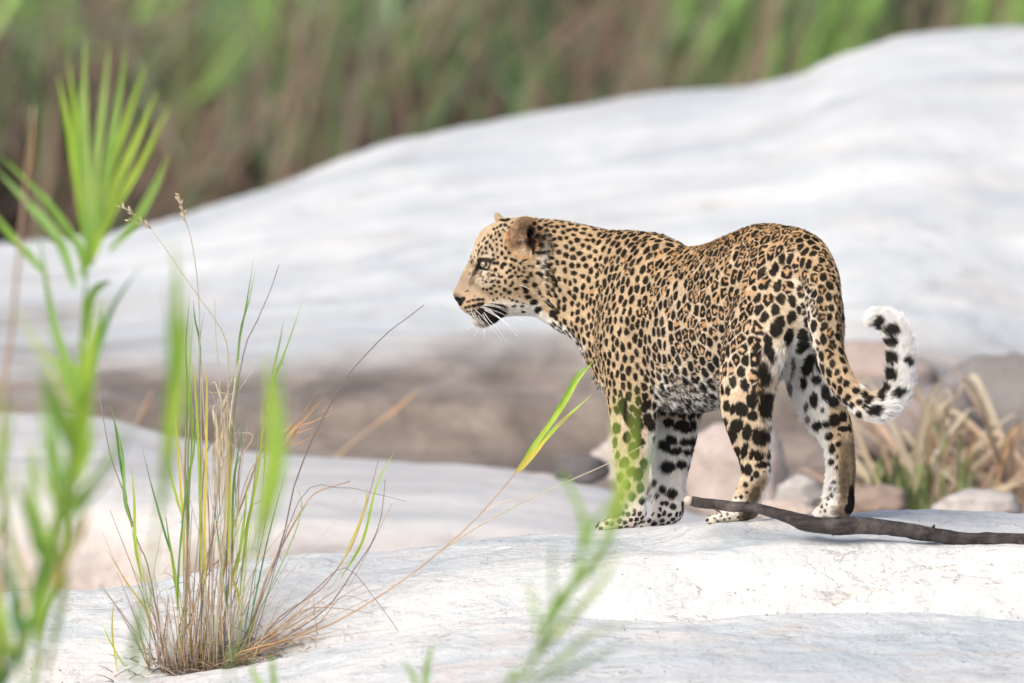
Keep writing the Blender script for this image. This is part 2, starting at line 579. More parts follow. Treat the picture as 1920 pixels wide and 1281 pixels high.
#  hand placed marks of the head and the tail:  px, py, rx, ry, angle, strength
def face_marks():
    a = lambda x, y: (840 + x / 8.0, 390 + y / 8.0)
    b = lambda x, y: (840 + x / 8.727, 500 + y / 8.727)
    m = []
    for (x, y, rx, ry, r) in (
            (580, 520, 22, 34, -30), (630, 575, 18, 34, 0), (567, 605, 18, 34, 5), (665, 620, 18, 28, 0), (680, 490, 12, 26, 5), (725, 475, 14, 22, 0), (798, 492, 15, 24, 5),
            (730, 550, 15, 22, 10), (806, 570, 17, 22, 10), (738, 630, 18, 28, 0), (808, 680, 24, 34, 0), (865, 600, 18, 26, 10), (938, 580, 17, 24, 20), (918, 672, 26, 26, 0),
            (976, 650, 17, 26, 25), (748, 740, 20, 22, 0), (865, 755, 27, 25, 0), (680, 705, 18, 26, 0), (575, 678, 24, 15, 10), (515, 680, 18, 26, -20), (1025, 715, 18, 24, 20),
            (955, 775, 30, 22, -20), (1010, 790, 30, 24, -50), (700, 828, 42, 24, -5), (745, 830, 25, 30, 0), (845, 845, 38, 28, 0), (808, 885, 26, 34, 0), (945, 860, 24, 24, 0),
            (985, 900, 24, 26, 30), (1085, 835, 20, 28, 30), (1120, 800, 14, 22, 20), (1150, 785, 12, 20, 20), (1180, 768, 12, 20, 20), (1060, 918, 20, 34, 15), (1143, 900, 17, 26, 25),
            (710, 930, 30, 26, 0), (675, 1010, 36, 22, -5), (925, 942, 30, 22, 20), (880, 970, 24, 20, 20), (1012, 978, 20, 26, 10), (1130, 960, 24, 20, -20), (1240, 1000, 26, 38, 25),
            (1215, 870, 26, 22, -20), (1268, 888, 16, 24, 10), (765, 1025, 22, 20, 0), (808, 1035, 20, 18, 0), (955, 1030, 32, 22, 20), (915, 1045, 22, 20, 20), (1055, 1030, 26, 20, 0),
            (1105, 1015, 20, 18, -30), (1190, 1042, 32, 24, -25), (1355, 985, 34, 28, -20), (1475, 960, 26, 32, 10), (665, 1100, 27, 25, 0), (755, 1112, 32, 22, 15), (860, 1105, 20, 38, 0),
            (965, 1120, 20, 26, 15), (570, 1115, 22, 20, 0), (1155, 1105, 46, 28, -5), (690, 1168, 24, 22, 0), (770, 1180, 22, 18, 0), (940, 1168, 26, 24, 0), (1300, 1150, 40, 34, -40),
            (645, 1205, 24, 22, 0), (850, 1228, 30, 30, 0), (1020, 1215, 36, 24, 20), (530, 1215, 20, 17, 0), (585, 1225, 20, 17, 0), (725, 1255, 22, 20, 0), (920, 1265, 32, 24, 10),
            (1150, 1205, 42, 30, -30), (1165, 1250, 42, 32, 0), (1475, 850, 16, 44, 5), (1555, 860, 14, 50, 0), (1520, 680, 12, 30, 0), (1530, 780, 10, 28, 0), (1575, 980, 14, 36, 5),
            (1610, 1090, 26, 60, 25), (1480, 1070, 20, 26, 0), (1570, 640, 12, 90, 8), (1545, 540, 12, 60, 10),
            (775, 408, 24, 30, -20), (755, 355, 14, 20, -20), (710, 385, 14, 26, -10), (645, 435, 18, 34, -25), (600, 415, 12, 22, -20), (825, 330, 20, 14, 35), (850, 355, 12, 14, 0),
            (690, 320, 20, 20, -30), (740, 300, 20, 14, 30), (860, 262, 34, 22, -20), (790, 265, 20, 26, -30), (915, 295, 30, 16, 20), (968, 225, 24, 16, 30), (830, 190, 60, 22, -10),
            (900, 180, 30, 20, 0), (545, 460, 14, 30, -30), (520, 500, 10, 24, -30), (460, 560, 10, 22, -30), (500, 590, 14, 30, -20), (465, 640, 16, 34, -10), (450, 700, 12, 30, 0),
            (340, 720, 10, 26, 10), (375, 790, 8, 24, 10), (350, 810, 9, 26, 10), (400, 740, 8, 20, 10), (310, 790, 8, 22, 0), (430, 640, 8, 16, -30)):
        px, py = a(x, y)
        m.append((px, py, rx / 8, ry / 8, r, 1.0))
    for (x, y, rx, ry, r) in (
            (620, 255, 26, 20, -20), (580, 365, 22, 18, 0), (640, 380, 20, 20, 0), (700, 355, 28, 20, 10), (710, 440, 30, 20, -15), (790, 410, 24, 22, 0), (865, 455, 18, 24, 0),
            (1005, 425, 34, 24, 20), (1110, 370, 38, 24, 15), (685, 497, 14, 14, 0), (800, 525, 18, 24, 0), (740, 545, 16, 18, 0), (920, 500, 16, 14, 0), (1000, 520, 18, 16, -20),
            (1052, 552, 26, 18, 20), (1120, 567, 28, 20, 20), (1165, 492, 20, 14, 0), (1235, 590, 16, 14, 0), (1075, 640, 38, 18, 20), (1210, 640, 34, 16, 5), (1230, 732, 40, 16, 0),
            (1310, 495, 52, 34, -15), (1400, 580, 60, 38, 10), (1470, 700, 62, 50, 20), (1665, 620, 100, 30, -38), (1725, 770, 50, 62, 30), (1815, 655, 26, 60, 25), (1495, 430, 26, 44, 20),
            (1420, 300, 50, 40, -40), (1670, 465, 52, 18, -30), (1885, 870, 70, 16, -50), (1540, 495, 30, 12, -25),
            (330, 575, 36, 19, 15), (415, 552, 34, 22, 5), (500, 540, 42, 25, 0), (570, 535, 32, 20, -5), (290, 668, 28, 19, 0), (350, 655, 32, 23, 8), (430, 640, 42, 28, 8), (510, 620, 46, 31, 10), (570, 612, 34, 28, 10),
            (320, 732, 22, 11, 0), (380, 728, 26, 13, 5), (440, 715, 28, 12, 10), (300, 405, 18, 10, 35), (325, 395, 16, 14, 35), (430, 485, 16, 10, 0), (365, 520, 14, 8, 0), (280, 710, 10, 6, 0), (330, 775, 10, 7, 0), (375, 785, 14, 9, 0)):
        px, py = b(x, y)
        m.append((px, py, rx / 8.727, ry / 8.727, r, 1.0))
    q = random.Random(3)
    for i in range(58):          # fine ticks under the eye
        a_, r_ = q.uniform(-2.6, -.35), q.uniform(15, 40)
        px, py = 908 + r_ * .95 * math.cos(a_), 497 - r_ * .92 * math.sin(a_)
        m.append((px, py, q.uniform(.8, 1.3), q.uniform(1.4, 2.6), 90 - math.degrees(a_) + q.uniform(-20, 20) + 90, q.uniform(.5, .95)))
    for (x, y, rx, ry, r) in ((1024, 450, 1.6, 12, 6), (1028, 478, 1.5, 14, 5), (1031, 505, 1.8, 15, 4), (1036, 530, 1.8, 12, 12), (1022, 500, 1.3, 9, 0), (1042, 552, 2.2, 9, 25), (1012, 470, 1.2, 9, 10), (1016, 520, 1.6, 7, 0)):
        m.append((x, y, rx, ry, r, .9))
    # black lip, and the dark corner of the mouth
    m += [(924, 584, 24, 13, 8, 1.3), (915, 592, 21, 12, -18, 1.3), (932, 592, 13, 12, 30, 1.2), (900, 594, 9, 8, -35, .75), (893, 586, 9, 5, -30, .7), (905, 601, 10, 7, -20, .5), (940, 577, 8, 6, 0, 1.1),
          (860, 564, 8, 4.5, -38, 1.2), (867, 562, 6, 4, 45, 1.2), (863, 569, 4, 4, -50, 1.1), (854, 558, 4, 4, 0, .5)]
    # eye: dark rims, tear line
    m += [(910, 488, 13, 4.0, -4, 1.2), (923, 487, 6, 2.5, 10, 1), (899, 489, 4, 5, 20, 1.15), (896, 500, 4, 9, -25, 1.1), (891, 510, 4, 9, -32, .9), (886, 524, 5, 12, -20, .55),
          (906, 504, 10, 2.8, -12, 1.1), (918, 497, 2.2, 9, -12, 1.0)]
    return m


EAR_SHADE = [(995, 437, 9, 17, 5, 1.1), (997, 455, 7, 14, 8, 1.2), (988, 425, 15, 11, -20, .5), (978, 456, 17, 5, 8, .5), (1000, 470, 3, 9, 0, 1.1), (1012, 448, 5, 12, 5, .75), (980, 432, 9, 10, 0, .35), (985, 417, 18, 8, 0, .42), (965, 462, 9, 5, -30, .3)]  # shade of the ear's hollow, painted into the coat colour

TAIL_MARKS = [(1651, 604, 10, 13, 30, 1.2), (1636, 611, 6, 7, 0, .9), (1674, 619, 15, 11, -15, 1.2), (1671, 641, 15, 10, 5, 1.2), (1672, 671, 15, 13, 0, 1.2), (1671, 701, 13, 14, 20, 1.2),
              (1702, 677, 7, 9, 15, 1.1), (1660, 728, 10, 13, -30, 1.1), (1654, 744, 9, 9, 0, 1.1), (1684, 737, 15, 9, 25, 1.1), (1640, 769, 16, 9, 12, 1.1), (1630, 751, 9, 7, 30, 1), (1611, 776, 7, 7, 0, 1),
              (1612, 754, 7, 6, 0, 1), (1597, 760, 6, 6, 20, 1), (1621, 741, 8, 6, -25, 1), (1605, 733, 8, 7, -40, 1), (1590, 745, 6, 7, 0, 1), (1622, 762, 6, 6, 0, 1)]

#  extra hand placed big marks seen on the inner hind leg, the thighs and forelegs
LEG_MARKS = [(1500, 612, 12, 16, -35, 1.2, 1), (1505, 645, 9, 19, -28, 1.2, 1), (1516, 683, 11, 20, -15, 1.2, 1), (1508, 718, 6, 12, 5, 1, 1), (1531, 712, 9, 9, 0, 1.1, 1), (1486, 690, 4, 22, -5, .8, 1),
             (1536, 680, 6, 18, 5, 1, 1), (1484, 728, 5, 14, 8, .8, 1), (1527, 750, 7, 14, 0, 1.1, 1), (1547, 735, 7, 16, 8, 1.1, 1), (1562, 752, 11, 11, 20, 1.1, 1), (1513, 762, 5, 11, -10, .9, 1),
             (1516, 786, 5, 8, 5, .8, 1), (1543, 769, 4, 6, 0, .9, 1), (1533, 798, 8, 9, 20, 1, 1), (1549, 795, 8, 6, -20, 1, 1), (1565, 788, 10, 12, 5, 1.2, 1), (1580, 782, 7, 9, 10, 1.1, 1), (1582, 804, 11, 5, 0, 1.2, 1),
             (1555, 818, 6, 7, 0, 1.1, 1), (1561, 842, 5, 9, 0, 1.1, 1), (1572, 832, 5, 6, -30, 1.1, 1), (1573, 815, 4, 3, 0, .9, 1), (1560, 867, 4.5, 6, 0, 1.1, 1), (1570, 856, 3, 5, 0, .9, 1), (1569, 877, 3, 4, 0, .9, 1),
             (1564, 905, 3.5, 4, 0, .9, 1), (1557, 917, 3.5, 4, 0, .9, 1), (1560, 930, 4, 4, 0, .9, 1), (1553, 936, 3, 4, 0, .9, 1), (1566, 918, 3, 3, 0, .8, 1),
             (1596, 938, 6, 24, 0, 1.15, 2), (1590, 955, 6, 9, 0, 1.0, 2), (1541, 950, 2.5, 4, 0, .9, 1), (1547, 958, 2.5, 3.5, 0, .9, 1), (1538, 960, 2.5, 3.5, 0, .8, 1), (1550, 946, 2.5, 3, 0, .9, 1), (1566, 962, 10, 5, 0, .45, 1), (1406, 966, 16, 10, 0, .8, 0), (1414, 932, 10, 22, -18, .62, 0), (1426, 905, 7, 12, -15, .3, 0), (1583, 900, 10, 44, 2, .38, 2), (1345, 977, 3, 2.5, 0, .9, 0), (1368, 972, 3, 2.5, 0, .9, 0), (1384, 970, 3.5, 3, 0, .9, 0), (1388, 955, 3, 3, 0, .9, 0), (1415, 952, 9, 9, 0, .5, 0), (1352, 968, 3, 3, 0, .9, 0), (1364, 964, 3, 3, 0, .9, 0), (1340, 972, 3, 3, 0, .8, 0), (1376, 958, 3, 3, 0, .9, 0), (1358, 974, 3, 2.5, 0, .9, 0),
             (1432, 700, 11, 20, 8, 1.2, 0), (1442, 662, 8, 17, 15, 1, 0), (1420, 655, 8, 12, 0, 1.1, 0), (1455, 618, 11, 14, 0, 1.1, 0), (1440, 640, 7, 14, 15, 1, 0), (1435, 760, 12, 25, -2, 1.25, 0), (1410, 752, 10, 14, 0, 1.2, 0), (1411, 780, 9, 9, 0, 1.1, 0),
             (1390, 768, 11, 14, 25, 1.2, 0), (1363, 762, 6, 10, 0, 1.1, 0), (1374, 768, 5, 10, -10, 1.1, 0), (1381, 800, 11, 14, -30, 1.2, 0), (1401, 811, 8, 15, -5, 1.2, 0), (1424, 818, 13, 15, 0, 1.25, 0),
             (1359, 792, 6, 8, 0, 1.1, 0), (1371, 820, 10, 15, -25, 1.2, 0), (1381, 848, 7, 10, -5, 1.15, 0), (1396, 845, 6, 14, -12, 1.2, 0), (1422, 854, 8, 10, 20, 1.2, 0), (1409, 853, 4, 10, -8, 1, 0), (1439, 852, 4, 9, 0, 1.1, 0),
             (1391, 880, 5, 9, 0, 1.1, 0), (1403, 881, 7, 10, 0, 1.2, 0), (1429, 872, 11, 6, 12, 1.2, 0), (1418, 890, 5, 7, 0, 1.1, 0), (1398, 909, 5, 5, 0, 1.1, 0), (1410, 897, 3, 6, -10, 1, 0), (1384, 865, 5, 10, 0, 1, 0), (1390, 932, 3.5, 4, 0, 1, 0), (1400, 924, 3.5, 3, 0, 1, 0),
             (1432, 885, 3, 2.5, 0, .9, 0), (1441, 882, 2.5, 3, 0, .9, 0), (1380, 934, 2.5, 3, 0, .9, 0),
             # right foreleg, inner side
             (1254, 793, 9, 8, 10, 1.2, 4), (1277, 798, 14, 9, 10, 1.25, 4), (1299, 797, 6, 9, 0, 1, 4), (1287, 806, 11, 6, 10, 1, 4), (1259, 826, 10, 9, -30, 1.2, 4), (1243, 834, 7, 9, -20, 1.2, 4), (1284, 829, 11, 7, 10, 1.15, 4), (1297, 828, 5, 8, 0, 1, 4),
             (1267, 846, 11, 7, 10, 1.2, 4), (1251, 841, 7, 7, 0, 1.1, 4), (1287, 848, 6, 6, 0, 1, 4), (1297, 846, 4, 7, 0, 1, 4), (1252, 876, 12, 11, 5, 1.25, 4), (1276, 871, 9, 8, -10, 1.15, 4), (1291, 880, 5, 10, 0, .85, 4),
             (1243, 918, 6, 8, 0, 1.1, 4), (1260, 926, 9, 9, 0, 1.2, 4), (1234, 930, 3.5, 4, 0, 1, 4), (1242, 944, 4, 4, 0, 1, 4), (1250, 944, 4, 5, 0, 1, 4), (1262, 950, 6, 6, 0, 1, 4), (1238, 955, 3, 4, 0, 1, 4), (1282, 950, 4, 15, 0, 1.1, 4), (1230, 905, 3.5, 8, 0, .9, 4),
             # left foreleg
             (1214, 788, 8, 14, 10, 1.2, 3), (1198, 795, 7, 12, 5, 1.15, 3), (1212, 760, 8, 8, 20, 1.2, 3), (1196, 775, 7, 8, 0, 1.2, 3), (1193, 812, 8, 12, 8, 1.2, 3), (1219, 797, 5, 12, 0, 1.1, 3), (1168, 762, 8, 14, 5, 1.15, 3), (1157, 803, 7, 10, 0, 1.1, 3),
             (1182, 790, 8, 13, 5, 1.2, 3), (1174, 780, 5, 12, 0, 1.1, 3), (1176, 820, 7, 11, 0, 1.1, 3), (1188, 845, 9, 15, 5, 1.2, 3), (1200, 830, 8, 9, 20, 1.1, 3), (1171, 868, 8, 10, -25, 1.2, 3), (1184, 885, 9, 8, 30, 1.2, 3), (1197, 890, 8, 12, -20, 1.1, 3), (1206, 870, 6, 10, -10, 1.1, 3),
             (1164, 895, 5, 9, 0, 1.1, 3), (1175, 910, 7, 9, 10, 1.1, 3), (1200, 915, 6, 9, 0, 1, 3), (1185, 932, 6, 8, 0, 1, 3), (1165, 930, 4, 7, 0, 1, 3), (1203, 940, 5, 7, 0, 1, 3), (1174, 950, 4, 5, 0, .9, 3), (1190, 958, 4, 5, 0, .9, 3), (1154, 830, 4, 10, 0, 1, 3), (1159, 855, 4, 8, 0, 1, 3)]


class Coat:
    """colour of the coat at any point of the skin"""
    def __init__(self, V, N):
        self.centres = []
        fld = idw(V, COAT)
        order = rng.permutation(len(V))
        cell = 0.046
        grid = {}
        mask = self.proc_mask(V, N)
        for i in order:
            if mask[i] < .5:
                continue
            p = V[i]
            sp = fld[i, 0] * .55
            key = tuple((p // cell).astype(int))
            ok = True
            for dx in (-1, 0, 1):
                for dy in (-1, 0, 1):
                    for dz in (-1, 0, 1):
                        for (q, nq, sq) in grid.get((key[0] + dx, key[1] + dy, key[2] + dz), ()):
                            dd = (p[0] - q[0]) ** 2 + ((p[1] - q[1]) / 1.28) ** 2 + (p[2] - q[2]) ** 2
                            m = max(sp, sq) * .55 + min(sp, sq) * .45
                            if dd < m * m and N[i].dot(nq) > 0:
                                ok = False
                                break
                        if not ok: break
                    if not ok: break
                if not ok: break
            if ok:
                grid.setdefault(key, []).append((p, N[i], sp))
                self.centres.append((p, N[i], fld[i]))
        self.tree = kdtree.KDTree(len(self.centres))
        for i, (p, n, f) in enumerate(self.centres):
            self.tree.insert((p[0], p[1] / 1.28, p[2]), i)
        self.tree.balance()
        self.csp = np.array([f[0] * .71 for (p, n, f) in self.centres])
        self.blobs = []       # centre, normal, axis1, axis2, r1, r2, strength
        self.hearts = []
        r = random.Random(5)
        for (p, n, f) in self.centres:
            sp, ros, blk, elo = f
            sp = sp * .765
            elo = max(elo, 1.0) * (1.25 if (p[0] * S > 1120 and -p[1] * S < 760) else 1.0)
            t = FLOWFN(p[None], n[None])[0]
            b = np.cross(n, t)
            if r.random() < ros and sp > .0165:
                up_ = np.array([0, 1.0, 0]) - n * n[1]
                if np.linalg.norm(up_) > .35:
                    t = up_ / np.linalg.norm(up_)
                    b = np.cross(n, t)
                RA, RB = 1.22, .86
                R = sp * r.uniform(.33, .41)
                k = r.choice((2, 3, 3, 4, 4, 5))
                a0 = r.uniform(0, 6.28)
                gap = r.choice((0, 0, 1))
                st = r.uniform(.95, 1.1)
                for j in range(k - gap if k > 3 else k):
                    a = a0 + j * 6.283 / k + r.uniform(-.22, .22)
                    c = p + (t * math.cos(a) * RA + b * math.sin(a) * RB) * R * r.uniform(.88, 1.14)
                    tt = -t * math.sin(a) + b * math.cos(a)
                    nn = t * math.cos(a) + b * math.sin(a)
                    w = sp * r.uniform(.21, .29) * math.sqrt(blk)
                    self.blobs.append((c, n, tt, nn, w * r.uniform(1.1, 1.8), w * .95, st))
                self.hearts.append((p, n, t, b, R * 1.15, R * 1.15, r.uniform(.6, 1)))
            else:
                w = sp * .43 * math.sqrt(blk) * r.uniform(.82, 1.14)
                e = r.uniform(.95, 1.35) * elo
                if elo > 1.15:
                    t = np.array([0, 1.0, 0]) - n * n[1]
                    t /= np.linalg.norm(t) + 1e-9
                    b = np.cross(n, t)
                a = r.uniform(-.5, .5) / elo
                t2, b2 = t * math.cos(a) + b * math.sin(a), -t * math.sin(a) + b * math.cos(a)
                self.blobs.append((p, n, t2, b2, w * math.sqrt(e), w / math.sqrt(e), r.uniform(.95, 1.1)))
                if r.random() < .45:      # two-lobed spots
                    c = p + (t2 * r.uniform(-1, 1) + b2 * r.uniform(-.8, .8)) * w
                    self.blobs.append((c, n, t2, b2, w * .62, w * .55, 1.0))

    def part(self, P, N):
        """0 trunk/neck/head, 1 left fore, 2 right fore, 3 left hind, 4 right hind, 5 tail"""
        px, py, w = P[:, 0] * S, -P[:, 1] * S, P[:, 2]
        o = np.zeros(len(P), int)
        o[(px < 1225) & (py > 770) & (w < .195)] = 1
        o[(px < 1320) & (py > 770) & (w >= .185) & (px > 1200)] = 2
        o[(px > 1310) & (px < 1462) & (py > 735) & (w < -.10)] = 3
        o[(px > 1462) & (py > 600) & (w > -.235)] = 4
        o[(w < -.262) & (px > 1490) & (py > 470)] = 5
        o[(px > 1606) & (py < 820)] = 5
        o[(px > 1575) & (py < 780) & (w < -.22)] = 5
        return o

    def proc_mask(self, P, N):
        px, py, w = P[:, 0] * S, -P[:, 1] * S, P[:, 2]
        pt = self.part(P, N)
        m = np.ones(len(P))
        m[(px < 1008 + (py - 500) * .25) & (w < HD + .01) & (N[:, 2] < .2) & (py < 612)] = 0       # face, hand painted
        m[(px < 1000)] = 0
        front = N[:, 2] < .05
        m[front & (pt == 4) & (px < 1592)] = 0
        m[front & (pt == 3) & (py < 945)] = 0
        m[front & (px > 1420) & (px < 1478) & (py > 605) & (py < 760)] = 0
        m[front & (py > 745) & (px > 1345) & (px < 1462)] = 0
        m[front & (pt == 2) & (py > 780) & (py < 962)] = 0
        m[front & (pt == 1) & (py > 745) & (py < 962)] = 0
        m[(pt == 5) & (px > 1586)] = 0
        hock = (((pt == 3) & (py > 885)) | ((pt == 4) & (py > 812))) & (N @ REAR > .1)
        m[hock] = 0
        m[(pt == 4) & (py < 760) & (px < 1530) & (N @ LEFT > 0)] = 0
        m[(px > 1482) & (px < 1500) & (py > 522) & (py < 560) & (w < -.1) & front] = 0
        return m

    def __call__(self, P, N, wob_seed=0):
        """returns colour (N,3), black amount, white amount, hair length"""
        px, py, w = P[:, 0] * S, -P[:, 1] * S, P[:, 2]
        pt = self.part(P, N)
        n1 = fbm(P, 55, 3, 3)
        n2 = fbm(P, 190, 3, 9)
        tan = np.array(srgb(199, 178, 148))
        gold = np.array(srgb(194, 166, 128))
        cream = np.array(srgb(226, 211, 192))
        white = np.array(srgb(252, 251, 248))
        grey = np.array(srgb(136, 120, 100))
        col = np.tile(tan, (len(P), 1))
        mix = lambda c, m: col * (1 - m[:, None]) + c * m[:, None]
        top = sstep(N[:, 1], .15, .8)
        col = mix(gold, .65 * top * (px > 1000) + .25 * (n1 - .3))
        # paler flank, thigh and neck sides
        pale = (.30 + .5 * sstep(py, 500, 680)) * sstep(px, 1180, 1260) * (pt == 0) * (1 - top)
        pale = np.maximum(pale, .5 * sstep(px, 1380, 1480) * sstep(py, 560, 640) * (pt == 0))
        pale = np.maximum(pale, .42 * ((pt == 3) | (pt == 1)))
        col = mix(cream, np.clip(pale + .3 * (n1 - .5), 0, 1))
        # white
        wh = np.zeros(len(P))
        wh = np.maximum(wh, sstep(py + 60 * (n1 - .5), 660, 745) * sstep(px, 1212, 1245) * (px < 1350) * (pt == 0) * .72)
        wh = np.maximum(wh, sstep(-N[:, 1], .35, .75) * (pt == 0) * (py > 560) * .9)
        inner_r = sstep(N @ LEFT + .25 * N @ (-REAR), -.15, .35)
        wh = np.maximum(wh, (pt == 2) * np.maximum(inner_r, .7) * sstep(py, 765, 815))
        wh = np.maximum(wh, (pt == 1) * sstep(px + (py - 850) * .1 + 14 * (n1 - .5), 1200, 1222) * .9)
        wh = np.maximum(wh, (pt == 4) * sstep(1590 - (px + (900 - py) * .13 * (py > 760)) + 20 * (n1 - .5), 10, 30) * .97)
        wh = np.maximum(wh, (pt == 3) * sstep(-(N @ LEFT) + .3 * (n1 - .5), .15, .6))
        wh = np.maximum(wh, sstep(px - .25 * (py - 700), 1432, 1466) * (pt != 5) * (px < 1520) * sstep(py, 620, 700) * .75)
        # patch beside the tail root
        wh = np.maximum(wh, .30 * np.exp(-(((px - 1492) / 12) ** 2 + ((py - 540) / 38) ** 2) ** 2) * (pt != 5))
        wh = np.maximum(wh, .45 * np.exp(-(((px - 1503) / 9) ** 2 + ((py - 590) / 50) ** 2) ** 2) * (pt != 5))
        # chin, throat, lower cheek
        head = px < 1010
        wh = np.maximum(wh, head * sstep(py + .12 * (px - 900), 588, 600) * 1.0)
        wh = np.maximum(wh, .85 * np.exp(-(((px - 955) / 32) ** 2 + ((py - 578) / 17) ** 2) ** 1.5) * (px < 1100))
        wh = np.maximum(wh, .6 * sstep(py - .55 * (px - 990), 575, 598) * (px > 960) * (px < 1100) * (py > 560))
        wh = np.maximum(wh, .75 * np.exp(-(((px - 905) / 12) ** 2 + ((py - 510) / 5) ** 2)) * head)
        wh = np.maximum(wh, .4 * np.exp(-(((px - 905) / 22) ** 2 + ((py - 527) / 12) ** 2)) * head)
        wh = np.maximum(wh, .5 * np.exp(-(((px - 913) / 13) ** 2 + ((py - 478) / 6) ** 2)) * head)
        wh = np.maximum(wh, .5 * np.exp(-(((px - 1017) / 10) ** 2 + ((py - 488) / 42) ** 2) ** 1.5))
        # tail: the outer curve and the tip are white
        tl = (pt == 5) & (px > 1575)
        cx, cy = 1640, 690
        out = np.hypot(px - cx, (py - cy) * .72)
        wh = np.where(tl, np.maximum(.25, sstep(out + 12 * (n1 - .5), 34, 50)) * sstep(px, 1590, 1650), wh)
        wh = np.where(tl & (py < 730) & (px > 1610), np.maximum(wh, .85), wh)
        wh = np.where((pt == 5) & ~tl, .5 * sstep(1532 + (py - 560) * .12 - px, -4, 14) * sstep(py, 500, 560), wh)
        wh = np.where((pt == 5) & (px < 1640) & (py > 700), np.maximum(wh, .8 * sstep(py - .45 * (px - 1600), 752, 768)), wh)
        paw = (py > 935) & (pt != 5) & (pt != 0)
        wh = np.where(paw, np.clip(np.maximum(wh, .45), 0, .7), wh)
        col = mix(white, np.clip(wh + .12 * (n2 - .5), 0, 1))
        # brown grey of the soles and heels
        nz = 16 * (n2 - .5) + 14 * (n1 - .5)
        heel = ((pt == 4) * sstep(py + 2 * nz, 806, 840) * sstep(px - .03 * (950 - py) + nz, 1563, 1577) * (1 - .0 * py)
                + (pt == 3) * sstep(py + .35 * (px - 1440), 880, 905) * sstep(px + .55 * (py - 920) + nz, 1392, 1412) * (1 - sstep(px + .45 * (py - 920), 1424, 1436)) * (1 - sstep(py, 945, 960) * (px < 1385)))
        col = mix(grey * (.30 + 1.1 * n2)[:, None], np.clip(heel * .92, 0, 1))
        toes = ((pt == 4) & (py > 948) & (px > 1551)) * sstep(N[:, 0] - N[:, 2], .2, .8) * .6
        col = mix(np.array(srgb(120, 96, 88)), toes)
        fc = head * sstep(1000 - px, 0, 60) * .5
        col = mix(np.array(srgb(184, 166, 142)), fc)
        # nose bridge, brownish
        nb = head * np.exp(-(((px - 872) / 20) ** 2 + ((py - 535) / 30) ** 2)) * .55
        col = mix(np.array(srgb(160, 140, 122)), np.clip(nb * 1.6, 0, 1))
        lip = head * np.exp(-(((px - 884) / 18) ** 2 + ((py - 574) / 14) ** 2)) * .45
        col = mix(np.array(srgb(202, 164, 124)), lip)
        nl = (np.exp(-(((px - 856) / 9) ** 2 + ((py - 556) / 7) ** 2) ** 2)) * head
        col = mix(np.array(srgb(96, 82, 78)), nl * .6)
        # the ear
        earm = ((px - 982) / 34.) ** 2 + ((py - 440) / 46.) ** 2
        ear = (earm < 1) & (w < HD - .045)
        col = np.where(ear[:, None], np.array(srgb(172, 142, 112)) * (.45 + .9 * n2)[:, None], col)
        fluff = ear * sstep(py, 455, 480)
        col = mix(np.array(srgb(214, 196, 168)), fluff * .8)
        # ---- black
        blk = np.zeros(len(P))
        wob = (fbm(P, 260, 2, 31) - .5) * .55 + (vnoise(P, 900, 77) - .5) * .25
        hearts = np.zeros(len(P))
        order = np.argsort(P[:, 0], kind='stable')
        xs = P[order, 0]

        def stamp(target, blobs, soft):
            for (c, n, t, b, r1, r2, st) in blobs:
                R = max(r1, r2) * 1.6
                i0, i1 = np.searchsorted(xs, c[0] - R), np.searchsorted(xs, c[0] + R)
                k = order[i0:i1]
                q = P[k] - c
                m = (np.abs(q[:, 1]) < R) & (np.abs(q[:, 2]) < R)
                k, q = k[m], q[m]
                if not len(k):
                    continue
                d = np.sqrt((q @ t / r1) ** 2 + (q @ b / r2) ** 2 + (q @ n / (R * 1.2)) ** 2)
                v = st * (1 - sstep(d + wob[k], 1 - soft, 1 + soft)) * (N[k] @ n > -.1)
                target[k] = np.maximum(target[k], v)
        stamp(hearts, self.hearts, .3)
        stamp(blk, self.blobs, .14)
        # a pale net keeps neighbouring spots apart
        need = np.nonzero((blk > .05) | (hearts > .05))[0]
        net = np.ones(len(P))
        find = self.tree.find_n
        PP = P * np.array([1, 1 / 1.28, 1])
        d12 = np.array([[f_[2] for f_ in find(PP[i], 2)] + [find_i[0][1]] for i in need for find_i in (find(PP[i], 1),)]) if len(need) else np.zeros((0, 3))
        if len(need):
            spn = self.csp[d12[:, 2].astype(int)]
            gap = (d12[:, 1] - d12[:, 0]) / spn + .35 * wob[need]
            net[need] = sstep(gap, .06, .15)
        blk *= net
        hearts *= net

        def flat(marks, sel, soft, wk=.8):
            idx = np.nonzero(sel)[0]
            X, Y, Wb = px[idx], py[idx], wob[idx]
            for mk in marks:
                x, y, rx, ry, a, st = mk[:6]
                if len(mk) == 7 and st > .95:
                    rx, ry = rx * 1.16, ry * 1.12
                R = max(rx, ry) * 1.6
                m = (np.abs(X - x) < R) & (np.abs(Y - y) < R)
                if not m.any():
                    continue
                ca, sa = math.cos(math.radians(a)), math.sin(math.radians(a))
                dx, dy = X[m] - x, -(Y[m] - y)
                d = np.hypot((dx * ca + dy * sa) / rx, (-dx * sa + dy * ca) / ry)
                v = st * (1 - sstep(d + wk * Wb[m], 1 - soft, 1 + soft))
                blk[idx[m]] = np.maximum(blk[idx[m]], v)
        flat([(a_, b_, c_ * 1.16, d_ * 1.16, e_, f_) for (a_, b_, c_, d_, e_, f_) in FACE], (px < 1052) & ~ear & (py < 625), .25, .5)
        flat(EAR_SHADE, (px < 1020) & (w < HD - .03), .5)
        flat(TAIL_MARKS, (pt == 5) & (px > 1582), .18)
        front = N[:, 2] < .35
        flat([m for m in LEG_MARKS if m[6] in (1, 2)], (pt == 4) & front, .15)
        flat([m for m in LEG_MARKS if m[6] == 0], ((pt == 3) | ((pt == 0) & (px < 1475) & (px > 1340))) & front & (w < -.1), .15)
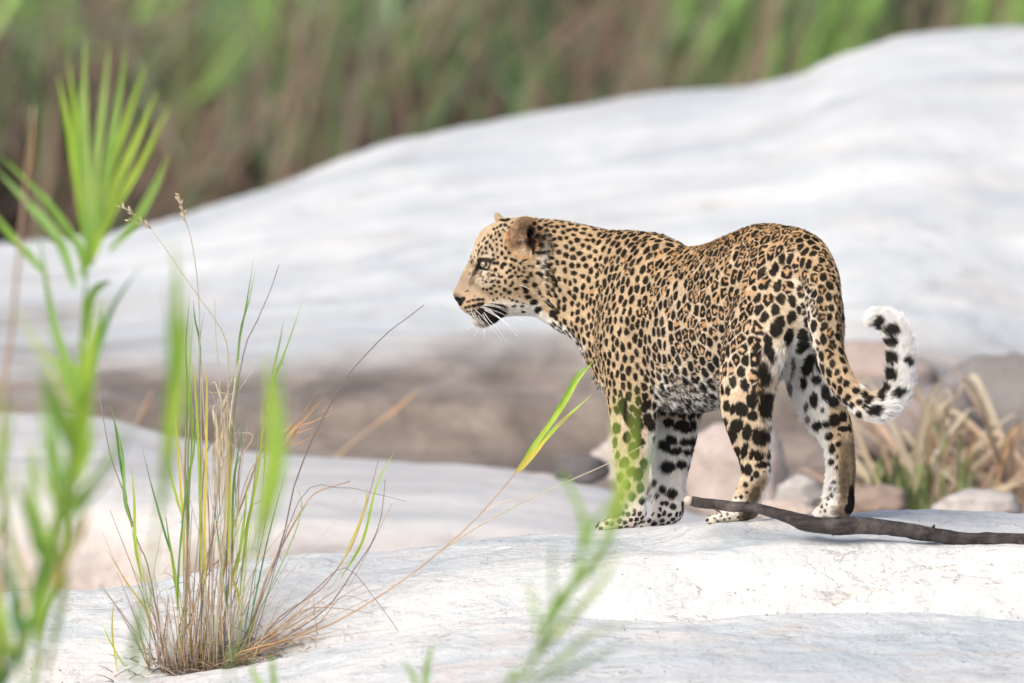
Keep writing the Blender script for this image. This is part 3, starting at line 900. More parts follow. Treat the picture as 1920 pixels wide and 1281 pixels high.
        flat([m for m in LEG_MARKS if m[6] == 4], (pt == 2) & front, .18)
        flat([m for m in LEG_MARKS if m[6] == 3], ((pt == 1) | ((pt == 0) & (px < 1226))) & front & (w < .2) & (py > 742), .18)
        fz = vnoise(P * np.array([1.0, .35, 1.0]), 520, 5)
        col = mix(np.array(srgb(222, 206, 182)), ear * np.exp(-(((px - 982) / 13) ** 2 + ((py - 446) / 22) ** 2)) * sstep(fz, .45, .7) * .8)
        col = mix(np.array(srgb(214, 172, 128)), ear * sstep(earm, .62, .85) * .7)
        brow = head * (np.exp(-(((px - 893 + (py - 485) * .25) / 5) ** 2 + ((py - 486) / 22) ** 2)) * .75)
        col = mix(np.array(srgb(228, 206, 176)), brow)
        hearts = np.clip(hearts * (1 - wh), 0, 1)
        col = mix(np.array(srgb(198, 154, 104)), hearts * .8)
        blk = np.clip(blk, 0, 1)
        black = np.array([.005, .0048, .005])
        col = mix(black, blk * .97)
        # length of the hair
        L = np.full(len(P), .0072)
        L = np.where(head, .0035 + .004 * sstep(px, 900, 1000), L)
        L = L + .006 * wh * (pt != 5) * (1 - head) * (py > 640)
        L = np.where(head & (py > 600), .010, L)
        L = np.where((pt == 5), .008 + .009 * sstep(px, 1590, 1650), L)
        L = np.where((py > 930) & (pt != 5), .0045, L)
        L = np.where(((pt == 0) & (N[:, 1] < -.5) & (py > 700)), .015, L)
        L = np.where(((pt == 3) | (pt == 0)) & (N @ REAR > .5) & (px > 1420) & (px < 1475) & (py > 650) & (py < 850), .018, L)
        L = np.where(ear, .006, L)
        L = np.where((px > 1000) & (px < 1032) & (py < 540) & (py > 440), .012, L)
        return np.clip(col, 0.003, .95), blk, wh, L


FACE = face_marks()


def build_leopard(h=0.003, nhair=420000):
    global FLOWFN
    F = sculpt(h)
    V, Q = F.nets()
    V, Q = biggest_part(V, Q)
    V = smooth_mesh(V, Q, 3)
    N = normals_of(V, Q)
    if N[V[:, 1].argmax()][1] < 0:
        Q = Q[:, ::-1]
        N = -N
    B = np.array(F.bones)[::3]

    def flow(P, Nn):
        out = np.zeros((len(P), 3))
        den = np.zeros(len(P))
        for b in B:
            q = P - b[:3]
            dd = np.sqrt((q ** 2).sum(1)) / (b[6] + .012)
            w = 1 / (dd + .25) ** 9
            out += w[:, None] * b[3:6]
            den += w
        out /= den[:, None]
        nose = U(868, 548, HD)
        hd = P - nose
        m = sstep(-P[:, 0] * S, -1040, -960)[:, None]
        hd = hd / (np.linalg.norm(hd, axis=1)[:, None] + 1e-9) + np.array([.25, -.12, 0])
        out = out * (1 - m) + hd * m
        out -= (out * Nn).sum(1)[:, None] * Nn
        return out / (np.linalg.norm(out, axis=1)[:, None] + 1e-9)
    FLOWFN = flow
    coat = Coat(V, N)
    col, blk, wh, L = coat(V, N)
    toW = lambda P: at(P[:, 0] * S, -P[:, 1] * S, P[:, 2])
    W = toW(V)

    root = empty('leopard', tuple(at(1320, 985, 0.0)), 'spotted leopard standing on the white rock, head in profile to the left, tail curled up', 'leopard')
    bpy.context.view_layer.update()

    # skin material
    nt = NT('leopard_coat')
    at_ = nt.n('ShaderNodeAttribute')
    at_.attribute_name = 'col'
    nt.l(at_.outputs['Color'], nt.b.inputs['Base Color'])
    nt.b.inputs['Roughness'].default_value = .75
    nt.b.inputs['Specular IOR Level'].default_value = .2
    body = make_mesh('body', W, Q, nt.m, root, True, col * .9)

    # ---- fur
    tri = np.vstack([Q[:, [0, 1, 2]], Q[:, [0, 2, 3]]])
    e1, e2 = V[tri[:, 1]] - V[tri[:, 0]], V[tri[:, 2]] - V[tri[:, 0]]
    area = np.linalg.norm(np.cross(e1, e2), axis=1)
    tn = N[tri[:, 0]]
    seen = np.where(tn[:, 2] < .3, 1.0, .25)
    tc = V[tri[:, 0]]
    fine = 1 + 1.6 * (tc[:, 0] * S < 1020)
    wgt = area * seen * fine
    pick = rng.choice(len(tri), nhair, p=wgt / wgt.sum())
    r1, r2 = rng.random(nhair), rng.random(nhair)
    fl = r1 + r2 > 1
    r1[fl], r2[fl] = 1 - r1[fl], 1 - r2[fl]
    b0 = 1 - r1 - r2
    T = tri[pick]
    P = V[T[:, 0]] * b0[:, None] + V[T[:, 1]] * r1[:, None] + V[T[:, 2]] * r2[:, None]
    Nn = N[T[:, 0]] * b0[:, None] + N[T[:, 1]] * r1[:, None] + N[T[:, 2]] * r2[:, None]
    Nn /= np.linalg.norm(Nn, axis=1)[:, None]
    D = flow(P, Nn)
    # nose leather, eyes and the bare toes carry no hair
    px, py = P[:, 0] * S, -P[:, 1] * S
    Lr = L[T[:, 0]]
    c, bk, wv, _ = coat(P + D * (Lr * .45)[:, None], Nn)
    Lr = Lr * rng.uniform(.65, 1.15, nhair)
    bare = (np.hypot(px - 857, (py - 559)) < 9) | (((px - 908) / 10) ** 2 + ((py - 495) / 7.5) ** 2 < 1) & (np.abs(P[:, 2] - HD) > .02)
    keep = ~bare
    P, Nn, D, Lr, c, bk = P[keep], Nn[keep], D[keep], Lr[keep], c[keep], bk[keep]
    n = len(P)
    jit = rng.normal(0, .15, (n, 3))
    clump = np.stack([fbm(P, 150, 2, s_) - .5 for s_ in (41, 42, 43)], 1) * (.75 + .9 * sstep(Lr, .012, .02))[:, None]
    lift = (.30 + .25 * sstep(Lr, .008, .02) + .12 * rng.random(n))
    d0 = D + Nn * (lift * 1.3)[:, None] + jit + clump
    d0 /= np.linalg.norm(d0, axis=1)[:, None]
    d1 = D + Nn * (lift * .35)[:, None] + jit * 1.3 + clump + np.array([0, -.25, 0]) * sstep(Lr, .008, .02)[:, None]
    d1 /= np.linalg.norm(d1, axis=1)[:, None]
    base = P - Nn * .0006
    mid = base + d0 * (Lr * .5)[:, None]
    tip = mid + d1 * (Lr * .5)[:, None]
    pts = np.stack([toW(base), toW(mid), toW(tip)], 1)
    origin = np.array(parent_world(root))
    hc = bpy.data.hair_curves.new('fur')
    hc.add_curves([3] * n)
    hc.points.foreach_set('position', (pts - origin).astype(np.float32).ravel())
    rad = np.tile(np.array([.00034, .00028, .00006], dtype=np.float32), n)
    sc = np.repeat(np.where(Lr < .006, .75, 1.0), 3).astype(np.float32)
    if 'radius' not in hc.attributes:
        hc.attributes.new('radius', 'FLOAT', 'POINT')
    hc.attributes['radius'].data.foreach_set('value', rad * sc)
    ca = hc.attributes.new('hair_col', 'FLOAT_COLOR', 'CURVE')
    var = np.exp(rng.normal(0, .18, n) + .6 * (fbm(P, 170, 2, 61) - .5) + .5 * (fbm(P, 26, 2, 62) - .5))
    var = np.where(bk > .5, var * 1.0, var * 1.06)
    c4 = np.ones((n, 4), dtype=np.float32)
    c4[:, :3] = np.clip(c * var[:, None], .003, .96)
    ca.data.foreach_set('color', c4.ravel())
    nt = NT('leopard_fur')
    at_ = nt.n('ShaderNodeAttribute')
    at_.attribute_name = 'hair_col'
    nt.l(at_.outputs['Color'], nt.b.inputs['Base Color'])
    nt.b.inputs['Roughness'].default_value = .7
    nt.b.inputs['Specular IOR Level'].default_value = .06
    hc.materials.append(nt.m)
    fur = bpy.data.objects.new('fur', hc)
    C.objects.link(fur)
    fur.parent = root

    # ---- eyes
    bvh = BVHTree.FromPolygons([Vector(v) for v in W], [tuple(int(i) for i in q) for q in Q])
    def surf(px_, py_, side=-1):
        o = at(px_, py_, -1.5 if side < 0 else 1.5 + HD)
        d = (o - CAM)
        d /= np.linalg.norm(d)
        hit = bvh.ray_cast(Vector(o), Vector(d if side < 0 else -d), 3.5)
        return np.array(hit[0]) if hit[0] is not None else None
    ntE = NT('leopard_eye')
    a = ntE.n('ShaderNodeAttribute')
    a.attribute_name = 'col'
    ntE.l(a.outputs['Color'], ntE.b.inputs['Base Color'])
    ntE.b.inputs['Roughness'].default_value = .08
    ntE.b.inputs['Coat Weight'].default_value = .6
    for side in (-1, 1):
        c0 = surf(908.5, 495.5, side)
        R = .0094
        cen = c0 + np.array([.0010, -side * -.0085 * 1.0 * (1 if side < 0 else 1), 0]) if False else c0 + np.array([.0008, .0066 if side < 0 else -.0066, -.0008])
        look = np.array([-.62, -.78 if side < 0 else .78, .02])
        look /= np.linalg.norm(look)
        nu, nv = 32, 20
        vs, cs = [], []
        ax = np.cross(look, [0, 0, 1]); ax /= np.linalg.norm(ax)
        ay = np.cross(ax, look)
        for i in range(nv + 1):
            th = math.pi * i / nv
            for j in range(nu):
                ph = 2 * math.pi * j / nu
                d = look * math.cos(th) + (ax * math.cos(ph) + ay * math.sin(ph)) * math.sin(th)
                bulge = 1 + .08 * max(0, 1 - th / .75)
                vs.append(cen + d * R * bulge)
                if th < .14: cs.append((.006, .006, .006))
                elif th < .80: cs.append(srgb(146, 137, 112) if th < .62 else srgb(74, 67, 50))
                else: cs.append((.02, .018, .016))
        fs = [(i * nu + j, i * nu + (j + 1) % nu, (i + 1) * nu + (j + 1) % nu, (i + 1) * nu + j) for i in range(nv) for j in range(nu)]
        make_mesh('eye', vs, fs, ntE.m, root, True, np.array(cs))

    # ---- whiskers
    ntW = NT('whisker_white')
    ntW.b.inputs['Base Color'].default_value = (.9, .9, .88, 1)
    ntW.b.inputs['Roughness'].default_value = .4
    b_ = lambda x, y: (840 + x / 8.727, 500 + y / 8.727)
    WH = [((600, 520), (870, 480), (1160, 570), (1330, 660)), ((620, 590), (900, 600), (1060, 608), (1200, 615)), ((550, 630), (800, 660), (960, 740), (1320, 930)),
          ((570, 615), (760, 630), (930, 690), (1090, 760)), ((580, 700), (760, 800), (950, 930), (1150, 1150)), ((590, 690), (720, 760), (860, 860), (1020, 1010)),
          ((430, 685), (540, 800), (700, 970), (880, 1210)), ((580, 740), (680, 880), (780, 980), (960, 1222)), ((420, 730), (470, 830), (520, 900), (575, 950)),
          ((380, 690), (395, 760), (440, 830), (500, 900)), ((555, 650), (720, 710), (860, 760), (990, 830)), ((660, 690), (760, 770), (860, 850), (980, 930)),
          ((1160, 290), (1300, 350), (1450, 450), (1700, 640)), ((560, 770), (610, 850), (660, 930), (720, 1020)), ((490, 790), (530, 860), (570, 920), (610, 1000)),
          ((520, 660), (640, 700), (800, 800), (1200, 1105)), ((500, 1030), (470, 1070), (440, 1110), (415, 1150)), ((590, 1010), (592, 1060), (592, 1120), (592, 1180)),
          ((440, 900), (400, 912), (350, 918), (300, 922)), ((450, 960), (400, 985), (350, 1010), (310, 1030))]
    for i, w4 in enumerate(WH):
        pp = [b_(*q) for q in w4]
        s0 = surf(pp[0][0], pp[0][1])
        if s0 is None:
            s0 = at(pp[0][0], pp[0][1], HD - .02)
        dep0 = float((s0 - CAM) @ FWD) - DIST
        line = []
        rr = spline([(x, y, 0, 0, 0, 0) for x, y in pp], 6)
        m = len(rr)
        for j in range(m):
            t = j / (m - 1)
            line.append(at(rr[j, 0], rr[j, 1], dep0 - .010 * math.sin(min(1, t * 1.4) * 1.57) * (1 + .6 * (i % 3)) - (.0 if j else -.004)))
        tube_mesh('whisker', line, [.0005 * (1 - .7 * j / (m - 1)) for j in range(m)], 5, ntW.m, root)
    return root


def tube(line, radii, k=6):
    line = np.array(line)
    n = len(line)
    T = np.gradient(line, axis=0)
    T /= np.linalg.norm(T, axis=1)[:, None] + 1e-12
    ref = np.array([.13, .9, .31])
    vs, fs = [], []
    for i in range(n):
        a = np.cross(T[i], ref)
        a /= np.linalg.norm(a)
        b = np.cross(T[i], a)
        for j in range(k):
            an = 2 * math.pi * j / k
            vs.append(line[i] + (a * math.cos(an) + b * math.sin(an)) * radii[i])
    for i in range(n - 1):
        for j in range(k):
            fs.append((i * k + j, i * k + (j + 1) % k, (i + 1) * k + (j + 1) % k, (i + 1) * k + j))
    fs.append(tuple(range(k))[::-1])
    fs.append(tuple((n - 1) * k + j for j in range(k)))
    return vs, fs


def tube_mesh(name, line, radii, k, mat, parent=None, **kw):
    vs, fs = tube(line, radii, k)
    return make_mesh(name, vs, fs, mat, parent, **kw)


# ------------------------------------------------------------------ rocks and ground
def interp_rows(px_cols, table, X, sub=12):
    """table: rows of (depths, pixel rows), each given at px_cols; returns (Y, PY) grids, rows x len(X)"""
    from_rows = []
    for (ys, pys) in table:
        from_rows.append((smooth_interp(px_cols, ys, X), smooth_interp(px_cols, pys, X)))
    A = np.array([r[0] for r in from_rows])
    B = np.array([r[1] for r in from_rows])
    out = []
    n = len(A)
    for M in (A, B):
        Mx = np.vstack([2 * M[0] - M[1], M, 2 * M[-1] - M[-2]])
        rows = []
        for i in range(n - 1):
            p0, p1, p2, p3 = Mx[i], Mx[i + 1], Mx[i + 2], Mx[i + 3]
            m1, m2 = (p2 - p0) / 2, (p3 - p1) / 2
            d = p2 - p1
            # monotone tangents: no overshoot between the rows
            m1 = np.where(np.sign(p1 - p0) * np.sign(d) <= 0, 0, np.sign(d) * np.minimum(np.abs(m1), 2.5 * np.abs(d)))
            m2 = np.where(np.sign(p3 - p2) * np.sign(d) <= 0, 0, np.sign(d) * np.minimum(np.abs(m2), 2.5 * np.abs(d)))
            for k in range(sub):
                t = k / sub
                rows.append((2 * t ** 3 - 3 * t ** 2 + 1) * p1 + (t ** 3 - 2 * t ** 2 + t) * m1
                            + (-2 * t ** 3 + 3 * t ** 2) * p2 + (t ** 3 - t ** 2) * m2)
        rows.append(M[-1])
        out.append(np.array(rows))
    return out


def smooth_interp(xp, fp, X):
    xp, fp = np.array(xp, float), np.broadcast_to(np.array(fp, float), (len(xp),))
    m = np.gradient(fp, xp)
    i = np.clip(np.searchsorted(xp, X) - 1, 0, len(xp) - 2)
    h = xp[i + 1] - xp[i]
    t = (X - xp[i]) / h
    return ((2 * t ** 3 - 3 * t ** 2 + 1) * fp[i] + (t ** 3 - 2 * t ** 2 + t) * h * m[i]
            + (-2 * t ** 3 + 3 * t ** 2) * fp[i + 1] + (t ** 3 - t ** 2) * h * m[i + 1])


def grid_faces(nr, nc):
    i = np.arange(nr - 1)[:, None] * nc + np.arange(nc - 1)[None, :]
    i = i.ravel()
    return np.stack([i, i + 1, i + nc + 1, i + nc], 1)


def rock_sheet(name, cols, table, X, sub, amp, mat, parent=None, seed=0, stretch=(1, 1, 1), **tags):
    Y, PY = interp_rows(cols, table, X, sub)
    nr, nc = Y.shape
    W = at_y(np.broadcast_to(X, Y.shape).ravel(), PY.ravel(), Y.ravel())
    F = grid_faces(nr, nc)
    G = W.reshape(nr, nc, 3)
    du, dv = np.gradient(G, axis=1), np.gradient(G, axis=0)
    N = np.cross(du, dv)
    N /= np.linalg.norm(N, axis=2)[..., None] + 1e-12
    N = N.reshape(-1, 3)
    if N[:, 2].mean() < 0:
        N = -N
        F = F[:, ::-1]
    st = np.array(stretch)
    disp = 0
    for (sc, a) in amp:
        q = W * st
        disp = disp + a * (fbm(q, sc, 4, seed + int(sc)) - .5)
    # rounded ledges: soft terraces where the rock flakes
    W2 = W + N * np.asarray(disp)[:, None]
    o = make_mesh(name, W2, F, mat, parent)
    tag(o, **tags)
    return o, W2.reshape(nr, nc, 3)


def rock_material(name, base, blue, pink, stain, crack=.5, speck=.5, scale=1.0, bump=.5, low=None):
    t = NT(name)
    v = t.coords((1, 1, 1), (0, 0, 0))
    vs = t.coords((1.0, 2.2, 3.0), (0, 0, .25))
    n1 = t.noise(1.6 * scale, 5, .6, vs, .6)
    n2 = t.noise(3.1 * scale, 6, .62, vs, 1.0)
    n3 = t.noise(9.0 * scale, 6, .65, v, .5)
    c = t.mix(t.ramp(n1, [(.42, 0), (.68, 1)]), base, blue)
    c = t.mix(t.ramp(n2, [(.52, 0), (.72, 1)]), c, pink)
    c = t.mix(t.ramp(n3, [(.56, 0), (.80, .45)]), c, stain)
    # cracks: thin bands of two noises, broken up by a third
    nc = t.noise(4.2 * scale, 7, .62, vs, 1.4)
    line = t.ramp(nc, [(.488, 0), (.4985, 1), (.503, 1), (.512, 0)])
    brk = t.ramp(t.noise(5.5 * scale, 4, .6, v), [(.50, 0), (.62, 1)])
    mul = t.n('ShaderNodeMath', operation='MULTIPLY')
    t.l(line, mul.inputs[0])
    t.l(brk, mul.inputs[1])
    mulc = t.n('ShaderNodeMath', operation='MULTIPLY')
    t.l(mul.outputs[0], mulc.inputs[0])
    mulc.inputs[1].default_value = crack
    c = t.mix(mulc.outputs[0], c, (.16, .13, .12))
    # crystal specks
    n4 = t.noise(95 * scale, 4, .75, v)
    sp = t.ramp(n4, [(.56, 0), (.66, 1)])
    zone = t.ramp(t.noise(7 * scale, 4, .6, v), [(.42, .12), (.68, 1)])
    m2 = t.n('ShaderNodeMath', operation='MULTIPLY')
    t.l(sp, m2.inputs[0])
    t.l(zone, m2.inputs[1])
    m3 = t.n('ShaderNodeMath', operation='MULTIPLY')
    t.l(m2.outputs[0], m3.inputs[0])
    m3.inputs[1].default_value = speck
    c = t.mix(m3.outputs[0], c, (.22, .20, .195))
    n5 = t.noise(420 * scale, 2, .6, v)
    c = t.mix(t.ramp(n5, [(.3, .10), (.7, 0)]), c, (.45, .42, .40))
    if low is not None:      # rock turns browner towards the bottom, with a ragged edge
        z0, z1, colr = low
        tc = t.n('ShaderNodeNewGeometry')
        sx = t.n('ShaderNodeSeparateXYZ')
        t.l(tc.outputs['Position'], sx.inputs[0])
        ad = t.n('ShaderNodeMath', operation='MULTIPLY_ADD')
        t.l(n1, ad.inputs[0])
        ad.inputs[1].default_value = .5
        t.l(sx.outputs['Z'], ad.inputs[2])
        mr = t.n('ShaderNodeMapRange')
        mr.interpolation_type = 'SMOOTHSTEP'
        mr.inputs['From Min'].default_value = z1 + .25
        mr.inputs['From Max'].default_value = z0 + .25
        t.l(ad.outputs[0], mr.inputs['Value'])
        nm = t.noise(1.9, 6, .68, v, .8)
        brown = t.mix(t.ramp(nm, [(.40, 0), (.60, 1)]), tuple(x * 1.35 for x in colr), tuple(x * .62 for x in colr))
        brown = t.mix(t.ramp(n3, [(.45, 0), (.68, .7)]), brown, tuple(x * .45 for x in colr))
        c = t.mix(mr.outputs[0], c, brown)
    t.l(c, t.b.inputs['Base Color'])
    t.b.inputs['Roughness'].default_value = .78
    t.b.inputs['Specular IOR Level'].default_value = .25
    hsum = t.n('ShaderNodeMath', operation='MULTIPLY_ADD')
    t.l(n4, hsum.inputs[0])
    hsum.inputs[1].default_value = .10
    t.l(n3, hsum.inputs[2])
    b1 = t.bump(hsum.outputs[0], bump, .012)
    inv = t.n('ShaderNodeMath', operation='SUBTRACT')
    inv.inputs[0].default_value = 1
    t.l(mul.outputs[0], inv.inputs[1])
    b2 = t.bump(inv.outputs[0], .35, .004, b1)
    n6 = t.noise(38 * scale, 5, .65, vs)
    b3 = t.bump(n6, bump * .6, .006, b2)
    t.l(b3, t.b.inputs['Normal'])
    return t.m


ROCK_NEAR = rock_material('white_granite', (.615, .625, .625), (.44, .495, .535), (.57, .53, .50), (.31, .295, .285), .7, .8, 1.0, 1.2)
ROCK_FAR = rock_material('pale_dome_granite', (.60, .625, .635), (.41, .455, .495), (.545, .535, .52), (.25, .255, .265), .45, .3, .55, .9, low=(-.02, .24, (.205, .175, .155)))
ROCK_MID = rock_material('beige_slab_granite', (.56, .555, .55), (.44, .45, .455), (.51, .475, .455), (.38, .345, .32), .25, .2, .8, .5, low=(-.30, -.10, (.36, .315, .30)))

# ---- the near slab the leopard stands on
PXC = [-500, 0, 250, 480, 720, 1000, 1200, 1300, 1400, 1570, 1750, 1920, 2420]
cy = np.array([-.1, -.1, -.1, -.05, 0, .05, .11, .12, .02, .25, .35, .35, .4])
cp = np.array([1150, 1115, 1098, 1050, 1036, 1011, 996, 987, 979, 962, 954, 962, 985.])
NEAR = [(cy + 1.3, cp + 900), (cy + 1.0, cp + 420), (cy + .6, cp + 130), (cy + .28, cp + 22), (cy + .12, cp + 1), (cy, cp),
        ([-.2, -.2, -.2, -.15, -.12, -.1, -.04, -.16, -.2, -.09, -.05, -.05, 0], [1185, 1150, 1135, 1085, 1062, 1035, 1006, 986, 979, 971, 977, 987, 1005]),
        (-.30, [1225, 1188, 1178, 1135, 1100, 1066, 1040, 1034, 1020, 1007, 1020, 1026, 1040]),
        (-.365, [1238, 1205, 1200, 1162, 1122, 1088, 1052, 1046, 1036, 1023, 1031, 1029, 1050]),
        (-.44, [1275, 1255, 1245, 1212, 1165, 1135, 1118, 1116, 1108, 1104, 1106, 1110, 1130]),
        (-.50, [1300, 1288, 1274, 1248, 1199, 1168, 1172, 1172, 1166, 1166, 1170, 1176, 1192]),
        (-.56, [1297, 1290, 1272, 1241, 1187, 1157, 1164, 1163, 1157, 1158, 1162, 1168, 1185]),
        (-.68, [1312, 1305, 1290, 1262, 1212, 1180, 1182, 1180, 1176, 1178, 1184, 1190, 1205]),
        (-.95, [1352, 1345, 1335, 1315, 1280, 1250, 1245, 1240, 1240, 1243, 1248, 1254, 1270]),
        (-1.5, [1440, 1435, 1430, 1415, 1392, 1375, 1362, 1362, 1362, 1365, 1370, 1375, 1390]),
        (-2.3, [1640] * 13), (-2.7, [1900] * 13), (-2.8, [2600] * 13)]
NEAR = [(np.broadcast_to(np.array(a, float), (13,)), np.broadcast_to(np.array(b, float), (13,))) for a, b in NEAR]
XN = np.linspace(-500, 2420, 820)
near_rock, NG = rock_sheet('near_rock', PXC, NEAR, XN, 22,
                           [(2.2, .028), (7, .018), (22, .011), (60, .005)], ROCK_NEAR, seed=3, stretch=(.55, 1.2, 1.2), kind='structure')

# ---- the flat pale slab behind it on the left
PXM = [-1200, -300, 0, 200, 300, 420, 700, 900, 1050, 1150, 1300, 1500, 1700]
mc = np.array([770, 778, 786, 800, 826, 850, 866, 876, 892, 915, 960, 1010, 1060.])
my = np.array([4.2, 4.2, 4.1, 4.0, 3.9, 3.7, 3.6, 3.5, 3.4, 3.3, 3.2, 3.1, 3.0])
MID = [(my + 1.2, mc + 300), (my + .8, mc + 110), (my + .4, mc + 14), (my, mc), (my - .5, mc + 28), (my - 1.0, mc + 62), (my - 1.4, mc + 105), (my - 1.6, mc + 165),
       (my - 1.66, mc + 240), (my - 1.7, mc + 420)]
XM = np.linspace(-1200, 1700, 420)
mid_rock, MG = rock_sheet('slab_rock', PXM, MID, XM, 14, [(1.2, .07), (4, .03), (14, .012)], ROCK_MID, seed=8, stretch=(.5, 1.5, 1.5), kind='structure')

# ---- the big white dome
PXD = [-2500, -900, -300, 0, 150, 300, 430, 600, 760, 900, 1080, 1200, 1400, 1500, 1600, 1700, 1800, 1920, 2300, 2900, 3900]
dc = np.array([620, 540, 485, 468, 456, 426, 386, 330, 277, 243, 208, 188, 166, 143, 101, 72, 61, 55, 70, 160, 420.])
dl = np.array([760, 740, 715, 700, 695, 690, 690, 685, 690, 695, 690, 670, 640, 630, 625, 640, 660, 700, 730, 760, 800.])     # where the white ends
dcy = np.full(21, 8.2)
def lerp(a, b, t): return a + (b - a) * t
DOME = [(dcy + 9, dc + 700), (dcy + 4, dc + 150), (dcy + 1.5, dc + 14), (dcy, dc), (dcy - 1.0, lerp(dc, dl, .2)), (dcy - 1.9, lerp(dc, dl, .44)), (dcy - 2.6, lerp(dc, dl, .70)), (dcy - 3.05, lerp(dc, dl, .90)),
        (dcy - 3.26, dl + 25), (dcy - 3.42, dl + 65), (dcy - 3.48, dl + 110), (dcy - 3.55, dl + 160), (dcy - 3.75, dl + 210), (dcy - 4.1, dl + 330)]
XD = np.linspace(-2500, 3900, 620)
dome, DG = rock_sheet('dome_rock', PXD, DOME, XD, 14, [(.7, .05), (2.0, .06), (6, .04), (20, .014)], ROCK_FAR, seed=21, stretch=(.35, 1.5, 2.2), kind='structure')

# ---- riverbed and far ground, one sheet to the horizon
tg = NT('river_sand')
gv = tg.coords()
g1 = tg.noise(1.5, 6, .6, gv)
g2 = tg.noise(14, 6, .7, gv)
gc = tg.mix(tg.ramp(g1, [(.35, 0), (.65, 1)]), (.26, .205, .17), (.36, .30, .255))
gc = tg.mix(tg.ramp(g2, [(.5, 0), (.75, .6)]), gc, (.16, .13, .11))
tg.l(gc, tg.b.inputs['Base Color'])
tg.b.inputs['Roughness'].default_value = .9
tg.l(tg.bump(g2, .6, .03), tg.b.inputs['Normal'])
gx = np.concatenate([np.linspace(-200, -8, 20), np.linspace(-7.5, 7.5, 140), np.linspace(8, 200, 20)])
gy = np.concatenate([np.linspace(-40, -6, 12), np.linspace(-5.7, 9, 130), np.linspace(9.5, 320, 30)])
GX, GY = np.meshgrid(gx, gy)
GZ = np.full(GX.shape, -.42)
GZ = np.where(GY < -1.5, -.42 - .45 * sstep(-GY, 1.5, 3.5), GZ)
P_ = np.stack([GX.ravel(), GY.ravel(), np.zeros(GX.size)], 1)
bumpz = (fbm(P_, 1.3, 4, 5) - .5) * .16
GZ = GZ + bumpz.reshape(GX.shape) - .22 * sstep(GY, 9, 13)
GW = np.stack([GX.ravel(), GY.ravel(), GZ.ravel()], 1)
ground = make_mesh('ground', GW, grid_faces(*GX.shape), tg.m)
tag(ground, kind='structure')


def ground_z(x, y):
    p = np.array([[x, y, 0.0]])
    z = -.42 - (.45 * float(sstep(np.array([-y]), 1.5, 3.5)[0]) if y < -1.5 else 0) + (float(fbm(p, 1.3, 4, 5)[0]) - .5) * .16
    return z - .22 * float(sstep(np.array([y]), 9, 13)[0])


def ray_to(bvh_obj_grid, px, py):
    pass


# ---- boulders in the gap between the slabs
def boulder(px, py, y, rw, rh, colr, label, seed, group='boulders in the gap behind the rock slabs'):
    """rw, rh: half width and height above centre, in photograph pixels"""
    y = y + .75
    colr = tuple(q * .85 for q in colr)
    k = (DIST + y) / DIST / S
    c = at_y(px, py, y)
    a, b = rw * k, rh * k
    dpt = a * .85
    nu, nv = 36, 22
    vs = []
    for i in range(nv + 1):
        th = math.pi * i / nv
        for j in range(nu):
            ph = 2 * math.pi * j / nu
            vs.append((math.sin(th) * math.cos(ph), math.sin(th) * math.sin(ph), math.cos(th)))
    vs = np.array(vs)
    p = np.sign(vs) * np.abs(vs) ** .82
    p /= np.linalg.norm(p, axis=1)[:, None] ** .6
    n = fbm(vs + seed * 3.1, 1.3, 4, seed)
    n2_ = fbm(vs + seed * 1.7, 4.5, 4, seed + 50)
    p = p * (1 + .75 * (n - .5) + .16 * (n2_ - .5))[:, None]
    w = p * np.array([a, dpt, b]) + c
    fs = [(i * nu + j, i * nu + (j + 1) % nu, (i + 1) * nu + (j + 1) % nu, (i + 1) * nu + j) for i in range(nv) for j in range(nu)]
    key = tuple(round(q, 2) for q in colr)
    if key not in BM:
        t = NT('boulder_stone')
        v = t.coords()
        c1 = t.mix(t.ramp(t.noise(6, 5, .6, v), [(.35, 0), (.65, 1)]), colr, tuple(min(.8, q * 1.25) for q in colr))
        c1 = t.mix(t.ramp(t.noise(40, 4, .7, v), [(.55, 0), (.75, .5)]), c1, tuple(q * .5 for q in colr))
        t.l(c1, t.b.inputs['Base Color'])
        t.b.inputs['Roughness'].default_value = .85
        t.l(t.bump(t.noise(25, 5, .7, v), .5, .02), t.b.inputs['Normal'])
        BM[key] = t.m
    o = make_mesh('boulder', w, fs, BM[key], None, origin=c - np.array([0, 0, b * .6]))
    return tag(o, label, 'boulder', group)


BM = {}
PINK, GREYD, PALE, BROWN = (.47, .40, .37), (.12, .115, .12), (.46, .43, .415), (.30, .24, .2)
boulder(1385, 900, 2.6, 95, 105, PINK, 'large pinkish boulder seen between the leopard forelegs and hind legs', 1)
boulder(1215, 860, 2.9, 105, 62, (.52, .47, .44), 'grey pink boulder right behind the leopard forelegs', 2)
boulder(1092, 880, 2.5, 52, 30, GREYD, 'small dark grey boulder left of the leopard forelegs, on the edge of the slab', 3)
boulder(1500, 925, 2.2, 42, 34, PALE, 'small pale boulder between the two hind legs', 4)
boulder(1475, 962, 2.0, 55, 28, (.50, .42, .37), 'low tan boulder beneath the small pale one, between the hind legs', 5)
boulder(1640, 945, 2.3, 62, 34, (.30, .23, .19), 'reddish brown boulder just right of the rear hind leg', 6)
boulder(1835, 955, 1.9, 82, 38, PALE, 'low pale boulder under the dry reeds at the right', 7)
boulder(1590, 880, 3.4, 85, 45, (.20, .17, .16), 'dark brown boulder behind the rear hind leg and the green sprouts', 8)
boulder(1700, 800, 3.4, 150, 90, (.25, .215, .205), 'big grey boulder inside the curl of the tail', 9)
boulder(1880, 780, 3.5, 130, 120, (.22, .205, .20), 'big dark grey boulder at the right edge behind the dry reeds', 10)
boulder(1640, 700, 3.6, 110, 62, (.38, .31, .285), 'rounded reddish boulder just below the tail tip against the dome', 11)
